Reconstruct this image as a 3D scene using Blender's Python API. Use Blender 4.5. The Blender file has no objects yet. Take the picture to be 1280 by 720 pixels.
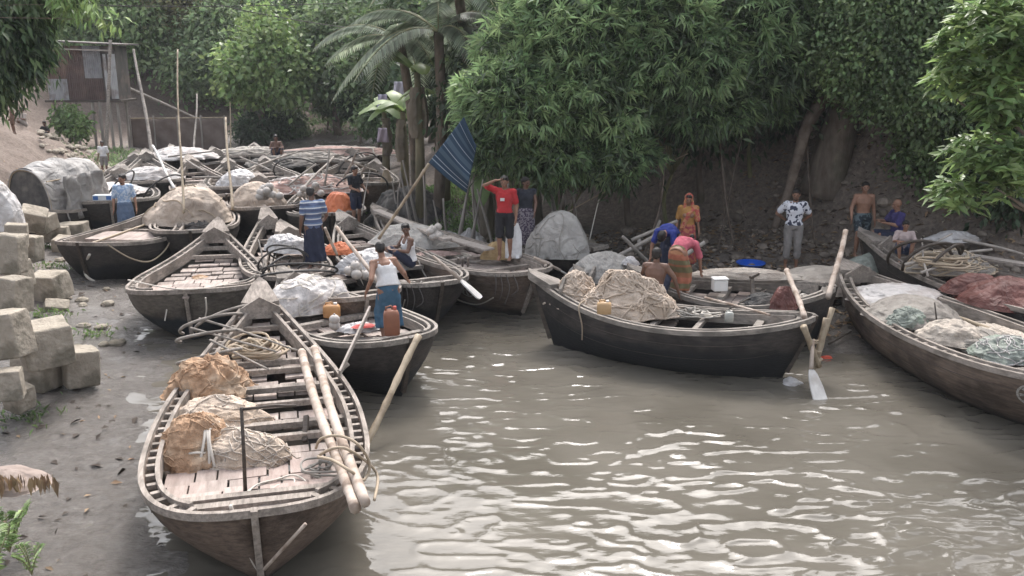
import bpy, math, random
import numpy as np
from mathutils import Vector, Matrix
R = math.radians
S = bpy.context.scene
COL = S.collection

# ------------------------------------------------------------------ camera
FPX, CAMH, PITCH = 1150.0, 4.9, math.atan(302 / 1150.0)
cd = bpy.data.cameras.new('camera'); cam = bpy.data.objects.new('camera', cd); COL.objects.link(cam)
cd.sensor_width = 36.0; cd.lens = 36.0 * FPX / 1280.0
cd.clip_start = 0.1; cd.clip_end = 800
cam.location = (0, 0, CAMH); cam.rotation_euler = (R(90) - PITCH, 0, 0)
S.camera = cam
# ------------------------------------------------------------------ light
SUN_EL, SUN_AZ = R(52), R(6)         # azimuth from +Y, clockwise
w = bpy.data.worlds.new('World'); S.world = w; w.use_nodes = True
nt = w.node_tree; bg = nt.nodes['Background']
sky = nt.nodes.new('ShaderNodeTexSky'); sky.sky_type = 'NISHITA'; sky.sun_disc = False
sky.sun_elevation = SUN_EL; sky.sun_rotation = SUN_AZ; sky.air_density = 1.0; sky.dust_density = 5.0; sky.ozone_density = 1.0
hs = nt.nodes.new('ShaderNodeHueSaturation'); hs.inputs['Saturation'].default_value = 0.38   # overcast: cloud whitens the sky
nt.links.new(sky.outputs[0], hs.inputs['Color']); nt.links.new(hs.outputs[0], bg.inputs[0])
bg.inputs[1].default_value = 0.15
sd_ = bpy.data.lights.new('sun', 'SUN'); sd_.energy = 0.5; sd_.angle = R(10); sd_.color = (1.0, 0.975, 0.985)
sun = bpy.data.objects.new('sun', sd_); COL.objects.link(sun)
sun.rotation_euler = Vector((-math.sin(SUN_AZ) * math.cos(SUN_EL), -math.cos(SUN_AZ) * math.cos(SUN_EL), -math.sin(SUN_EL))).to_track_quat('-Z', 'Y').to_euler()
sun.location = (0, 20, 40)
S.view_settings.view_transform = 'Standard'; S.view_settings.look = 'None'
S.view_settings.gamma = 1.0; S.view_settings.use_curve_mapping = False
S.view_settings.exposure = 1.5
try:
    S.cycles.max_bounces = 5; S.cycles.diffuse_bounces = 3; S.cycles.glossy_bounces = 2
    S.cycles.transmission_bounces = 3; S.cycles.transparent_max_bounces = 4
except Exception: pass

# ------------------------------------------------------------------ pixel of the photo (1280x720) -> point of the place
def ray(px, py):
    u, v = (px - 640) / FPX, (py - 360) / FPX
    c, s = math.cos(PITCH), math.sin(PITCH)
    return Vector((u, c - v * s, -s - v * c))
def P(px, py, z=0.0):
    d = ray(px, py); t = (z - CAMH) / d.z
    return Vector((d.x * t, d.y * t, z))
def PY(px, py, y):
    d = ray(px, py); t = y / d.y
    return Vector((d.x * t, y, CAMH + d.z * t))

# ------------------------------------------------------------------ noise
def _h(ix, iy, iz, seed):
    n = (ix * 374761393 + iy * 668265263 + iz * 2147483647 + seed * 1274126177) & 0xFFFFFFFF
    n = ((n ^ (n >> 13)) * 1274126177) & 0xFFFFFFFF
    n = n ^ (n >> 16)
    return (n & 0xFFFF) / 65535.0
def vnoise(p, seed=0):
    p = np.asarray(p, dtype=np.float64); i = np.floor(p).astype(np.int64); f = p - i; f = f * f * (3 - 2 * f)
    r = 0
    for dx in (0, 1):
        for dy in (0, 1):
            for dz in (0, 1):
                wgt = (f[:, 0] if dx else 1 - f[:, 0]) * (f[:, 1] if dy else 1 - f[:, 1]) * (f[:, 2] if dz else 1 - f[:, 2])
                r = r + wgt * _h(i[:, 0] + dx, i[:, 1] + dy, i[:, 2] + dz, seed)
    return r * 2 - 1
def fbm(p, octv=4, seed=0, ridged=False):
    p = np.asarray(p, dtype=np.float64); a = 1.0; r = np.zeros(len(p)); tot = 0
    for k in range(octv):
        n = vnoise(p * (2.03 ** k) + 17.3 * k, seed + k)
        if ridged: n = 1 - 2 * np.abs(n)
        r += a * n; tot += a; a *= 0.5
    return r / tot

# ------------------------------------------------------------------ mesh building
class MB:
    def __init__(s): s.v = []; s.f = []
    def add(s, vs, fs):
        o = len(s.v); s.v.extend([tuple(v) for v in vs]); s.f.extend([tuple(i + o for i in f) for f in fs]); return s
    def box(s, c, size, rot=None, taper=1.0, jit=0.0):
        c = Vector(c); vs = []
        for z in (-.5, .5):
            k = taper if z > 0 else 1
            for x, y in ((-.5, -.5), (.5, -.5), (.5, .5), (-.5, .5)):
                v = Vector((x * size[0] * k, y * size[1] * k, z * size[2]))
                if jit: v += Vector([random.uniform(-jit, jit) for _ in range(3)])
                if rot is not None: v = rot @ v
                vs.append(c + v)
        return s.add(vs, [(3, 2, 1, 0), (4, 5, 6, 7), (0, 1, 5, 4), (1, 2, 6, 5), (2, 3, 7, 6), (3, 0, 4, 7)])
    def beam(s, a, b, w_, h_, up=(0, 0, 1)):
        a, b = Vector(a), Vector(b); d = (b - a); L = d.length; d.normalize(); up = Vector(up)
        sx = d.cross(up)
        if sx.length < 1e-4: sx = d.cross(Vector((1, 0, 0)))
        sx.normalize(); u = sx.cross(d).normalized()
        m = Matrix((d, sx, u)).transposed()
        return s.box((a + b) / 2, (L, w_, h_), m)
    def tube(s, pts, rad, n=8, cap=True, closed=False):
        pts = [Vector(p) for p in pts]; k = len(pts)
        if not hasattr(rad, '__len__'): rad = [rad] * k
        vs = []; ref = None
        for i, p in enumerate(pts):
            d = (pts[min(i + 1, k - 1)] - pts[max(i - 1, 0)])
            if d.length < 1e-6: d = Vector((0, 0, 1))
            d.normalize()
            if ref is None:
                ref = Vector((0, 0, 1)) if abs(d.z) < .9 else Vector((1, 0, 0))
            a = d.cross(ref)
            if a.length < 1e-4: a = d.cross(Vector((0, 1, 0)))
            a.normalize(); b = d.cross(a).normalized(); ref = a.cross(d).normalized()
            for j in range(n):
                t = 2 * math.pi * j / n
                vs.append(p + (a * math.cos(t) + b * math.sin(t)) * rad[i])
        fs = [(i * n + j, i * n + (j + 1) % n, (i + 1) * n + (j + 1) % n, (i + 1) * n + j) for i in range(k - 1) for j in range(n)]
        if cap: fs += [tuple(range(n - 1, -1, -1)), tuple((k - 1) * n + j for j in range(n))]
        return s.add(vs, fs)
    def loft(s, rings, cap=True):            # rings: lists of equal length
        n = len(rings[0]); vs = [p for r_ in rings for p in r_]
        fs = [(i * n + j, i * n + (j + 1) % n, (i + 1) * n + (j + 1) % n, (i + 1) * n + j) for i in range(len(rings) - 1) for j in range(n)]
        if cap: fs += [tuple(range(n - 1, -1, -1)), tuple((len(rings) - 1) * n + j for j in range(n))]
        return s.add(vs, fs)
    def ell(s, c, r, rot=None, nu=14, nv=9):
        c = Vector(c); vs = [c + (rot @ Vector((0, 0, -r[2])) if rot else Vector((0, 0, -r[2])))]
        for i in range(1, nv):
            ph = -math.pi / 2 + math.pi * i / nv
            for j in range(nu):
                t = 2 * math.pi * j / nu
                v = Vector((r[0] * math.cos(ph) * math.cos(t), r[1] * math.cos(ph) * math.sin(t), r[2] * math.sin(ph)))
                vs.append(c + (rot @ v if rot else v))
        vs.append(c + (rot @ Vector((0, 0, r[2])) if rot else Vector((0, 0, r[2]))))
        fs = [(0, 1 + (j + 1) % nu, 1 + j) for j in range(nu)]
        for i in range(nv - 2):
            for j in range(nu):
                a = 1 + i * nu; fs.append((a + j, a + (j + 1) % nu, a + nu + (j + 1) % nu, a + nu + j))
        a = 1 + (nv - 2) * nu; fs += [(a + j, a + (j + 1) % nu, len(vs) - 1) for j in range(nu)]
        return s.add(vs, fs)
    def cap2(s, a, b, r1, r2, n=10):          # tapered capsule
        a, b = Vector(a), Vector(b); d = b - a; L = max(d.length, 1e-5); d = d / L
        pts, rr = [], []
        for t in (-1, -.8, -.45, 0): pts.append(a + d * r1 * t); rr.append(max(r1 * math.sqrt(max(1 - t * t, 0)), .0005))
        pts.append(a + d * L * .5); rr.append((r1 + r2) / 2)
        for t in (0, .45, .8, 1): pts.append(b + d * r2 * t); rr.append(max(r2 * math.sqrt(max(1 - t * t, 0)), .0005))
        return s.tube(pts, rr, n)
    def build(s, name, mat, parent=None, smooth=False, loc=(0, 0, 0), origin=None, rot=None):
        m = bpy.data.meshes.new(name); vs = s.v
        if origin is not None:
            o = Vector(origin); vs = [tuple(Vector(v) - o) for v in vs]; loc = o
        m.from_pydata(vs, [], s.f); m.update()
        if smooth: m.polygons.foreach_set('use_smooth', [True] * len(m.polygons))
        ob = bpy.data.objects.new(name, m); COL.objects.link(ob)
        for mm in (mat if isinstance(mat, (list, tuple)) else [mat]): m.materials.append(mm)
        ob.location = loc
        if rot is not None: ob.rotation_euler = rot
        if parent is not None: ob.parent = parent
        return ob
def npmesh(name, V, F, mat, parent=None, origin=None, smooth=False):
    V = np.asarray(V, dtype=np.float32); F = np.asarray(F, dtype=np.int32)
    if origin is not None: V = V - np.asarray(origin, dtype=np.float32)
    k = F.shape[1]; m = bpy.data.meshes.new(name)
    m.vertices.add(len(V)); m.vertices.foreach_set('co', V.ravel())
    m.loops.add(F.size); m.loops.foreach_set('vertex_index', F.ravel())
    m.polygons.add(len(F)); m.polygons.foreach_set('loop_start', np.arange(0, F.size, k, dtype=np.int32))
    m.polygons.foreach_set('loop_total', np.full(len(F), k, dtype=np.int32))
    if smooth: m.polygons.foreach_set('use_smooth', np.ones(len(F), dtype=bool))
    m.update(calc_edges=True); m.materials.append(mat)
    ob = bpy.data.objects.new(name, m); COL.objects.link(ob)
    if origin is not None: ob.location = origin
    if parent is not None: ob.parent = parent
    return ob
def tag(o, label=None, cat=None, group=None, kind=None):
    if label: o['label'] = label
    if cat: o['category'] = cat
    if group: o['group'] = group
    if kind: o['kind'] = kind
    return o
def thing(name, label, cat, loc=(0, 0, 0), yaw=0.0, group=None, tilt=(0, 0)):
    o = bpy.data.objects.new(name, None); COL.objects.link(o); o.empty_display_size = .2
    o.location = loc; o.rotation_euler = (tilt[0], tilt[1], yaw)
    return tag(o, label, cat, group)

# ------------------------------------------------------------------ materials
def M(name, c1, c2, scale=4.0, rough=0.8, bump=0.3, dist=0.02, detail=6, stretch=(1, 1, 1), c3=None, c3s=1.2, c3a=.5,
      island=0.0, bscale=None, tr=0.0, sat_j=0.0, mus=False, spec=0.4):
    m = bpy.data.materials.new(name); m.use_nodes = True; n = m.node_tree; b = n.nodes['Principled BSDF']
    L = n.links.new
    tc = n.nodes.new('ShaderNodeTexCoord'); mp = n.nodes.new('ShaderNodeMapping'); mp.inputs['Scale'].default_value = stretch
    L(tc.outputs['Object'], mp.inputs[0])
    no = n.nodes.new('ShaderNodeTexNoise'); no.inputs['Scale'].default_value = scale; no.inputs['Detail'].default_value = detail
    no.inputs['Roughness'].default_value = .62
    L(mp.outputs[0], no.inputs['Vector'])
    cr = n.nodes.new('ShaderNodeValToRGB'); cr.color_ramp.elements[0].position = .32; cr.color_ramp.elements[1].position = .68
    cr.color_ramp.elements[0].color = (*c1, 1); cr.color_ramp.elements[1].color = (*c2, 1)
    L(no.outputs['Fac'], cr.inputs[0]); col = cr.outputs[0]
    if c3 is not None:
        n2 = n.nodes.new('ShaderNodeTexNoise'); n2.inputs['Scale'].default_value = c3s; n2.inputs['Detail'].default_value = 5
        L(tc.outputs['Object'], n2.inputs['Vector'])
        r2 = n.nodes.new('ShaderNodeValToRGB'); r2.color_ramp.elements[0].position = .5; r2.color_ramp.elements[1].position = .62
        r2.color_ramp.elements[1].color = (c3a, c3a, c3a, 1)
        L(n2.outputs['Fac'], r2.inputs[0])
        mx = n.nodes.new('ShaderNodeMixRGB'); L(r2.outputs[0], mx.inputs[0]); L(col, mx.inputs[1]); mx.inputs[2].default_value = (*c3, 1); col = mx.outputs[0]
    if island:
        g = n.nodes.new('ShaderNodeNewGeometry'); hv = n.nodes.new('ShaderNodeHueSaturation')
        mr = n.nodes.new('ShaderNodeMapRange'); mr.inputs[3].default_value = 1 - island; mr.inputs[4].default_value = 1 + island
        L(g.outputs['Random Per Island'], mr.inputs[0]); L(mr.outputs[0], hv.inputs['Value']); L(col, hv.inputs['Color'])
        if sat_j:
            mh = n.nodes.new('ShaderNodeMath'); mh.operation = 'MULTIPLY_ADD'; mh.inputs[1].default_value = 7.31; mh.inputs[2].default_value = 0
            fr = n.nodes.new('ShaderNodeMath'); fr.operation = 'FRACT'
            m3 = n.nodes.new('ShaderNodeMapRange'); m3.inputs[3].default_value = .5 - sat_j; m3.inputs[4].default_value = .5 + sat_j
            L(g.outputs['Random Per Island'], mh.inputs[0]); L(mh.outputs[0], fr.inputs[0]); L(fr.outputs[0], m3.inputs[0]); L(m3.outputs[0], hv.inputs['Hue'])
        col = hv.outputs[0]
    L(col, b.inputs['Base Color']); b.inputs['Roughness'].default_value = rough
    b.inputs['Specular IOR Level'].default_value = spec
    if bump:
        bn = n.nodes.new('ShaderNodeTexNoise'); bn.inputs['Scale'].default_value = bscale or scale * 2.5; bn.inputs['Detail'].default_value = 8
        L(mp.outputs[0], bn.inputs['Vector'])
        bp = n.nodes.new('ShaderNodeBump'); bp.inputs['Strength'].default_value = bump; bp.inputs['Distance'].default_value = dist
        L(bn.outputs['Fac'], bp.inputs['Height']); L(bp.outputs[0], b.inputs['Normal'])
    if tr:
        t = n.nodes.new('ShaderNodeBsdfTranslucent'); L(col, t.inputs[0]); mxs = n.nodes.new('ShaderNodeMixShader'); mxs.inputs[0].default_value = tr
        L(b.outputs[0], mxs.inputs[1]); L(t.outputs[0], mxs.inputs[2]); L(mxs.outputs[0], n.nodes['Material Output'].inputs[0])
    m['col'] = 1
    return m
def Msolid(name, c, rough=.6, spec=.4):
    return M(name, tuple(x * .85 for x in c), c, 6, rough, .15, .004, spec=spec)

WD = {}
WD['deck'] = M('deck wood', (.22, .175, .15), (.42, .345, .305), 3.2, .85, .5, .01, 8, (1, 5, 4), c3=(.19, .15, .125), c3s=1.6, c3a=.45, island=.24)
WD['deck2'] = M('pale deck wood', (.24, .195, .17), (.41, .35, .312), 3.0, .85, .5, .01, 8, (1, 5, 4), c3=(.46, .30, .26), c3s=.9, c3a=.22, island=.22)
WD['rail'] = M('weathered rail wood', (.18, .152, .13), (.38, .33, .285), 4, .85, .6, .01, 8, (1, 6, 6), c3=(.10, .085, .07), c3s=2.2, c3a=.6)
WD['railb'] = M('grey rail wood', (.17, .15, .13), (.36, .32, .28), 4, .85, .6, .01, 8, (1, 6, 6), c3=(.08, .07, .06), c3s=2.0, c3a=.6)
WD['grey'] = M('driftwood', (.20, .18, .16), (.40, .36, .32), 5, .9, .6, .01, 8, (1, 1, .2))
WD['dark'] = M('dark wet wood', (.035, .028, .022), (.09, .07, .055), 4, .6, .6, .015, 8, (1, 4, 4))
WD['bamboo'] = M('dry bamboo', (.26, .205, .14), (.44, .36, .26), 5, .6, .3, .005, 5, (1, 1, .3), c3=(.14, .10, .06), c3s=5, c3a=.5)
WD['pole'] = M('peeled pole', (.32, .255, .205), (.52, .44, .375), 5, .75, .5, .01, 7, (1, 1, 1), c3=(.20, .14, .10), c3s=4, c3a=.8)
def hullmat(name, up, up2, lo, line, wob=.08):
    m = M(name, up, up2, 3.5, .72, .7, .02, 8, (.7, 3, 7), c3=tuple(x * .35 for x in up), c3s=1.4, c3a=.7)
    n = m.node_tree; b = n.nodes['Principled BSDF']; L = n.links.new
    old = b.inputs['Base Color'].links[0].from_socket
    tc = n.nodes.new('ShaderNodeTexCoord'); sp = n.nodes.new('ShaderNodeSeparateXYZ'); L(tc.outputs['Object'], sp.inputs[0])
    nz = n.nodes.new('ShaderNodeTexNoise'); nz.inputs['Scale'].default_value = 2.2; nz.inputs['Detail'].default_value = 6; L(tc.outputs['Object'], nz.inputs['Vector'])
    a = n.nodes.new('ShaderNodeMath'); a.operation = 'MULTIPLY_ADD'; a.inputs[1].default_value = wob * 4; L(nz.outputs['Fac'], a.inputs[0]); L(sp.outputs['Z'], a.inputs[2])
    mr = n.nodes.new('ShaderNodeMapRange'); mr.inputs[1].default_value = line + wob * 2 - .05; mr.inputs[2].default_value = line + wob * 2 + .06
    L(a.outputs[0], mr.inputs[0])
    r2 = n.nodes.new('ShaderNodeValToRGB'); r2.color_ramp.elements[0].color = (*tuple(x * .55 for x in lo), 1); r2.color_ramp.elements[1].color = (*tuple(x * 1.6 for x in lo), 1)
    L(nz.outputs['Fac'], r2.inputs[0])
    mx = n.nodes.new('ShaderNodeMixRGB'); L(mr.outputs[0], mx.inputs[0]); L(r2.outputs[0], mx.inputs[1]); L(old, mx.inputs[2]); L(mx.outputs[0], b.inputs['Base Color'])
    return m
HM = {
 'brown': hullmat('brown hull planks', (.085, .062, .048), (.20, .15, .118), (.035, .03, .028), .10),
 'grey': hullmat('grey hull planks over tar', (.09, .078, .066), (.17, .15, .125), (.022, .028, .034), .42),
 'black': hullmat('tarred hull', (.035, .030, .028), (.075, .064, .056), (.016, .017, .018), .45),
 'bluegrey': hullmat('tarred hull with blue grey bottom', (.035, .032, .03), (.08, .07, .062), (.020, .027, .034), .35),
}
# ------------------------------------------------------------------ terrain
def smooth(t): t = np.clip(t, 0, 1); return t * t * (3 - 2 * t)
NL = (3.6, .20, 4, 1.9, .05); ML = (2.2, .35, 4, 1.5, .05); FL = (2.2, .4, 4.5, 2.3, .05); FA = (11, 1.1, 22, 7.0, .2)
RF = (1.6, .5, 4.5, 3.5, .2); RM = (3.2, .55, 3.2, 4.8, .25); RN = (6.0, .5, 3.5, 4.8, .25); NN = (4, .4, 6, 1.0, .05)
POLY = [((-3.0, -6), NL), ((-3.3, 7.8), NL), ((-4.3, 9.8), NL), ((-5.1, 12.4), NL), ((-5.9, 15), NL), ((-6.8, 17.5), ML), ((-8.8, 20.5), ML), ((-10.8, 24), ML),
        ((-12.3, 28), FL), ((-12.6, 33), FL), ((-14.5, 40), FL), ((-16.5, 46), FA), ((-7, 46), RF), ((-5.3, 33), RF), ((-3.9, 27.8), RF),
        ((-1.7, 24.7), RM), ((1.1, 21.3), RM), ((3.3, 19.4), RM), ((5.0, 17.0), RM), ((5.1, 14.6), RN), ((7.6, 13.6), RN), ((16, 11), RN), ((18, -6), NN)]
PV = np.array([p[0] for p in POLY], float); PP = np.array([p[1] for p in POLY], float)
def terrain(x, y, noise=True):
    x = np.asarray(x, float).ravel(); y = np.asarray(y, float).ravel(); Q = np.stack([x, y], 1)
    n = len(PV); best = np.full(len(x), 1e9); inside = np.zeros(len(x), bool); W = np.zeros(len(x)); A = np.zeros((len(x), 5))
    for i in range(n):
        a, b = PV[i], PV[(i + 1) % n]; e = b - a
        t = np.clip(((Q - a) @ e) / (e @ e), 0, 1); d = np.hypot(*(Q - a - t[:, None] * e).T)
        best = np.minimum(best, d); wgt = 1 / (d ** 3 + .05); W += wgt; A += wgt[:, None] * PP[i]
        c = ((a[1] > y) != (b[1] > y)) & (x < (b[0] - a[0]) * (y - a[1]) / (b[1] - a[1] + 1e-12) + a[0]); inside ^= c
    A /= W[:, None]
    if noise:
        best = best + .35 * fbm(np.stack([x * .8, y * .8, x * 0], 1), 3, 5)
    d = np.where(inside, -best, best)
    z = np.where(d < 0, -.5 * smooth(-d / 2.0), A[:, 1] * smooth(d / A[:, 0] * .5) * 2 * .5)
    z = np.where(d > 0, A[:, 1] * np.clip(d / A[:, 0], 0, 1) ** .9 + A[:, 3] * smooth((d - A[:, 0]) / A[:, 2]) + A[:, 4] * np.clip(d - A[:, 0] - A[:, 2], 0, 40), z)
    if noise:
        p = np.stack([x, y, x * 0], 1)
        amp = np.clip(d / 4, 0.0, 1) * .5 + .06
        z = z + amp * .35 * fbm(p * 1.1, 4, 9) + .045 * fbm(p * 4, 4, 21)
        steep = smooth((d - A[:, 0]) / 2)
        z = z + steep * .45 * fbm(p * .7, 4, 31, True)
    return z
def T(x, y): return float(terrain([x], [y])[0])
ax = np.concatenate([np.linspace(-200, -40, 20)[:-1], np.linspace(-40, -16, 50)[:-1], np.linspace(-16, 15, 300), np.linspace(15, 40, 50)[1:], np.linspace(40, 200, 20)[1:]])
ay = np.concatenate([np.linspace(-60, 4, 20)[:-1], np.linspace(4, 30, 260), np.linspace(30, 70, 140)[1:], np.linspace(70, 300, 30)[1:]])
GX, GY = np.meshgrid(ax, ay); GZ = terrain(GX, GY)
nx, ny = len(ax), len(ay)
idx = np.arange(nx * ny).reshape(ny, nx)
GF = np.stack([idx[:-1, :-1].ravel(), idx[:-1, 1:].ravel(), idx[1:, 1:].ravel(), idx[1:, :-1].ravel()], 1)

def ground_mat():
    m = bpy.data.materials.new('bank earth and wet silt'); m.use_nodes = True; n = m.node_tree; b = n.nodes['Principled BSDF']; L = n.links.new
    g = n.nodes.new('ShaderNodeNewGeometry'); sp = n.nodes.new('ShaderNodeSeparateXYZ'); L(g.outputs['Position'], sp.inputs[0])
    def noise(sc, det=8, ro=.6, vec=None, st=None):
        t = n.nodes.new('ShaderNodeTexNoise'); t.inputs['Scale'].default_value = sc; t.inputs['Detail'].default_value = det; t.inputs['Roughness'].default_value = ro
        if st:
            mp = n.nodes.new('ShaderNodeMapping'); mp.inputs['Scale'].default_value = st; mp.inputs['Rotation'].default_value = (0, 0, .5); L(g.outputs['Position'], mp.inputs[0]); L(mp.outputs[0], t.inputs['Vector'])
        else: L(g.outputs['Position'], t.inputs['Vector'])
        return t
    def ramp(src, a, b_, ca, cb):
        r = n.nodes.new('ShaderNodeValToRGB'); r.color_ramp.elements[0].position = a; r.color_ramp.elements[1].position = b_
        r.color_ramp.elements[0].color = (*ca, 1); r.color_ramp.elements[1].color = (*cb, 1); L(src, r.inputs[0]); return r
    def mix(f, a, b_):
        x = n.nodes.new('ShaderNodeMixRGB'); L(f, x.inputs[0]); L(a, x.inputs[1]); L(b_, x.inputs[2]); return x
    n1, n2, n3 = noise(1.2), noise(9, 8, .7), noise(.5, 5)
    silt = ramp(n2.outputs['Fac'], .3, .7, (.095, .083, .073), (.20, .18, .16))
    earth = ramp(n2.outputs['Fac'], .3, .72, (.095, .076, .062), (.28, .228, .188))
    clay = ramp(n2.outputs['Fac'], .3, .72, (.13, .10, .08), (.25, .195, .16))
    # height + noise mask silt -> earth
    hz = n.nodes.new('ShaderNodeMath'); hz.operation = 'MULTIPLY_ADD'; hz.inputs[1].default_value = .35; L(n1.outputs['Fac'], hz.inputs[0]); L(sp.outputs['Z'], hz.inputs[2])
    mk = ramp(hz.outputs[0], .40, .62, (0, 0, 0), (1, 1, 1))
    # clay on the left and far hills
    lx = n.nodes.new('ShaderNodeMapRange'); lx.inputs[1].default_value = -7.0; lx.inputs[2].default_value = -10.5; L(sp.outputs['X'], lx.inputs[0])
    up = mix(lx.outputs[0], earth.outputs[0], clay.outputs[0])
    c = mix(mk.outputs[0], silt.outputs[0], up.outputs[0])
    # leaf litter
    v = n.nodes.new('ShaderNodeTexVoronoi'); v.inputs['Scale'].default_value = 7; v.inputs['Randomness'].default_value = 1; L(g.outputs['Position'], v.inputs['Vector'])
    lit = ramp(v.outputs['Distance'], .05, .34, (1, 1, 1), (0, 0, 0))
    lm = n.nodes.new('ShaderNodeMath'); lm.operation = 'MULTIPLY'; L(lit.outputs[0], lm.inputs[0]); 
    mk2 = ramp(n1.outputs['Fac'], .48, .6, (0, 0, 0), (.55, .55, .55)); L(mk2.outputs[0], lm.inputs[1])
    lm2 = n.nodes.new('ShaderNodeMath'); lm2.operation = 'MULTIPLY'; L(lm.outputs[0], lm2.inputs[0]); L(mk.outputs[0], lm2.inputs[1])
    lc = ramp(v.outputs['Color'], .3, .8, (.05, .035, .025), (.34, .28, .22))
    c2 = mix(lm2.outputs[0], c.outputs[0], lc.outputs[0])
    L(c2.outputs[0], b.inputs['Base Color'])
    # wet near water
    wz = n.nodes.new('ShaderNodeMath'); wz.operation = 'MULTIPLY_ADD'; wz.inputs[1].default_value = .45; L(n3.outputs['Fac'], wz.inputs[0]); L(sp.outputs['Z'], wz.inputs[2])
    rr = n.nodes.new('ShaderNodeMapRange'); rr.inputs[1].default_value = .34; rr.inputs[2].default_value = .62; rr.inputs[3].default_value = .13; rr.inputs[4].default_value = .9
    L(wz.outputs[0], rr.inputs[0]); L(rr.outputs[0], b.inputs['Roughness'])
    rip = noise(5.5, 7, .72, st=(1.0, 2.2, 1))
    bp = n.nodes.new('ShaderNodeBump'); bp.inputs['Strength'].default_value = .8; bp.inputs['Distance'].default_value = .10; L(rip.outputs['Fac'], bp.inputs['Height'])
    bp2 = n.nodes.new('ShaderNodeBump'); bp2.inputs['Strength'].default_value = .7; bp2.inputs['Distance'].default_value = .03; L(n2.outputs['Fac'], bp2.inputs['Height']); L(bp.outputs[0], bp2.inputs['Normal'])
    L(bp2.outputs[0], b.inputs['Normal'])
    return m
gm = ground_mat()
gr = npmesh('ground', np.stack([GX.ravel(), GY.ravel(), GZ], 1), GF, gm, smooth=True); tag(gr, kind='structure')

# ------------------------------------------------------------------ water
def water_mat():
    m = bpy.data.materials.new('silty water'); m.use_nodes = True; n = m.node_tree; b = n.nodes['Principled BSDF']; L = n.links.new
    g = n.nodes.new('ShaderNodeNewGeometry')
    t = n.nodes.new('ShaderNodeTexNoise'); t.inputs['Scale'].default_value = .55; t.inputs['Detail'].default_value = 5; L(g.outputs['Position'], t.inputs['Vector'])
    r = n.nodes.new('ShaderNodeValToRGB'); r.color_ramp.elements[0].position = .35; r.color_ramp.elements[1].position = .65
    r.color_ramp.elements[0].color = (.100, .090, .073, 1); r.color_ramp.elements[1].color = (.142, .129, .108, 1)
    L(t.outputs['Fac'], r.inputs[0]); L(r.outputs[0], b.inputs['Base Color'])
    b.inputs['Roughness'].default_value = .03; b.inputs['IOR'].default_value = 1.33; b.inputs['Specular IOR Level'].default_value = .5
    f = n.nodes.new('ShaderNodeTexNoise'); f.inputs['Scale'].default_value = 9; f.inputs['Detail'].default_value = 3
    mp = n.nodes.new('ShaderNodeMapping'); mp.inputs['Scale'].default_value = (.6, 1.5, 1); L(g.outputs['Position'], mp.inputs[0]); L(mp.outputs[0], f.inputs['Vector'])
    bp = n.nodes.new('ShaderNodeBump'); bp.inputs['Strength'].default_value = .35; bp.inputs['Distance'].default_value = .01; L(f.outputs['Fac'], bp.inputs['Height']); L(bp.outputs[0], b.inputs['Normal'])
    return m
wx = np.concatenate([np.linspace(-60, -17, 15)[:-1], np.linspace(-17, -5, 90)[:-1], np.linspace(-5, 10, 430), np.linspace(10, 19, 60)[1:], [30, 60]])
wy = np.concatenate([np.linspace(-40, 5, 10)[:-1], np.linspace(5, 18, 460), np.linspace(18, 60, 260)[1:]])
WX, WY = np.meshgrid(wx, wy); p = np.stack([WX.ravel(), WY.ravel(), 0 * WX.ravel()], 1)
def waves(x, y):
    pp = np.stack([x, y, x * 0], 1)
    warp = fbm(pp * .5, 2, 3)
    h = .013 * fbm(pp * np.array([1.2, 2.2, 1]) + warp[:, None] * .8, 2, 40) + .030 * (1 - np.abs(fbm(pp * np.array([2.2, 3.9, 1]) + 3.1 + warp[:, None] * .9, 2, 60))) ** 6
    h += .010 * fbm(pp * np.array([4.2, 8, 1]), 3, 50)
    calm = .50 + .50 * smooth((fbm(pp * .4, 3, 77) + .25) / .5)
    near = .5 + .42 * smooth((17.0 - y) / 6)
    return h * calm * near
WZ = waves(p[:, 0], p[:, 1])
idx = np.arange(len(wx) * len(wy)).reshape(len(wy), len(wx))
WF = np.stack([idx[:-1, :-1].ravel(), idx[:-1, 1:].ravel(), idx[1:, 1:].ravel(), idx[1:, :-1].ravel()], 1)
wa = npmesh('water', np.stack([p[:, 0], p[:, 1], WZ], 1), WF, water_mat(), smooth=True); tag(wa, kind='structure')

# ------------------------------------------------------------------ damp air
hz = bpy.data.materials.new('damp air'); hz.use_nodes = True; n_ = hz.node_tree; n_.nodes.remove(n_.nodes['Principled BSDF'])
pv = n_.nodes.new('ShaderNodeVolumePrincipled'); pv.inputs['Color'].default_value = (.93, .95, 1.0, 1); pv.inputs['Density'].default_value = .0005; pv.inputs['Anisotropy'].default_value = .2
n_.links.new(pv.outputs[0], n_.nodes['Material Output'].inputs['Volume'])
g = MB(); g.box((0, 110, 11), (420, 400, 26)); hb = g.build('haze', hz); tag(hb, kind='stuff')
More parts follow.
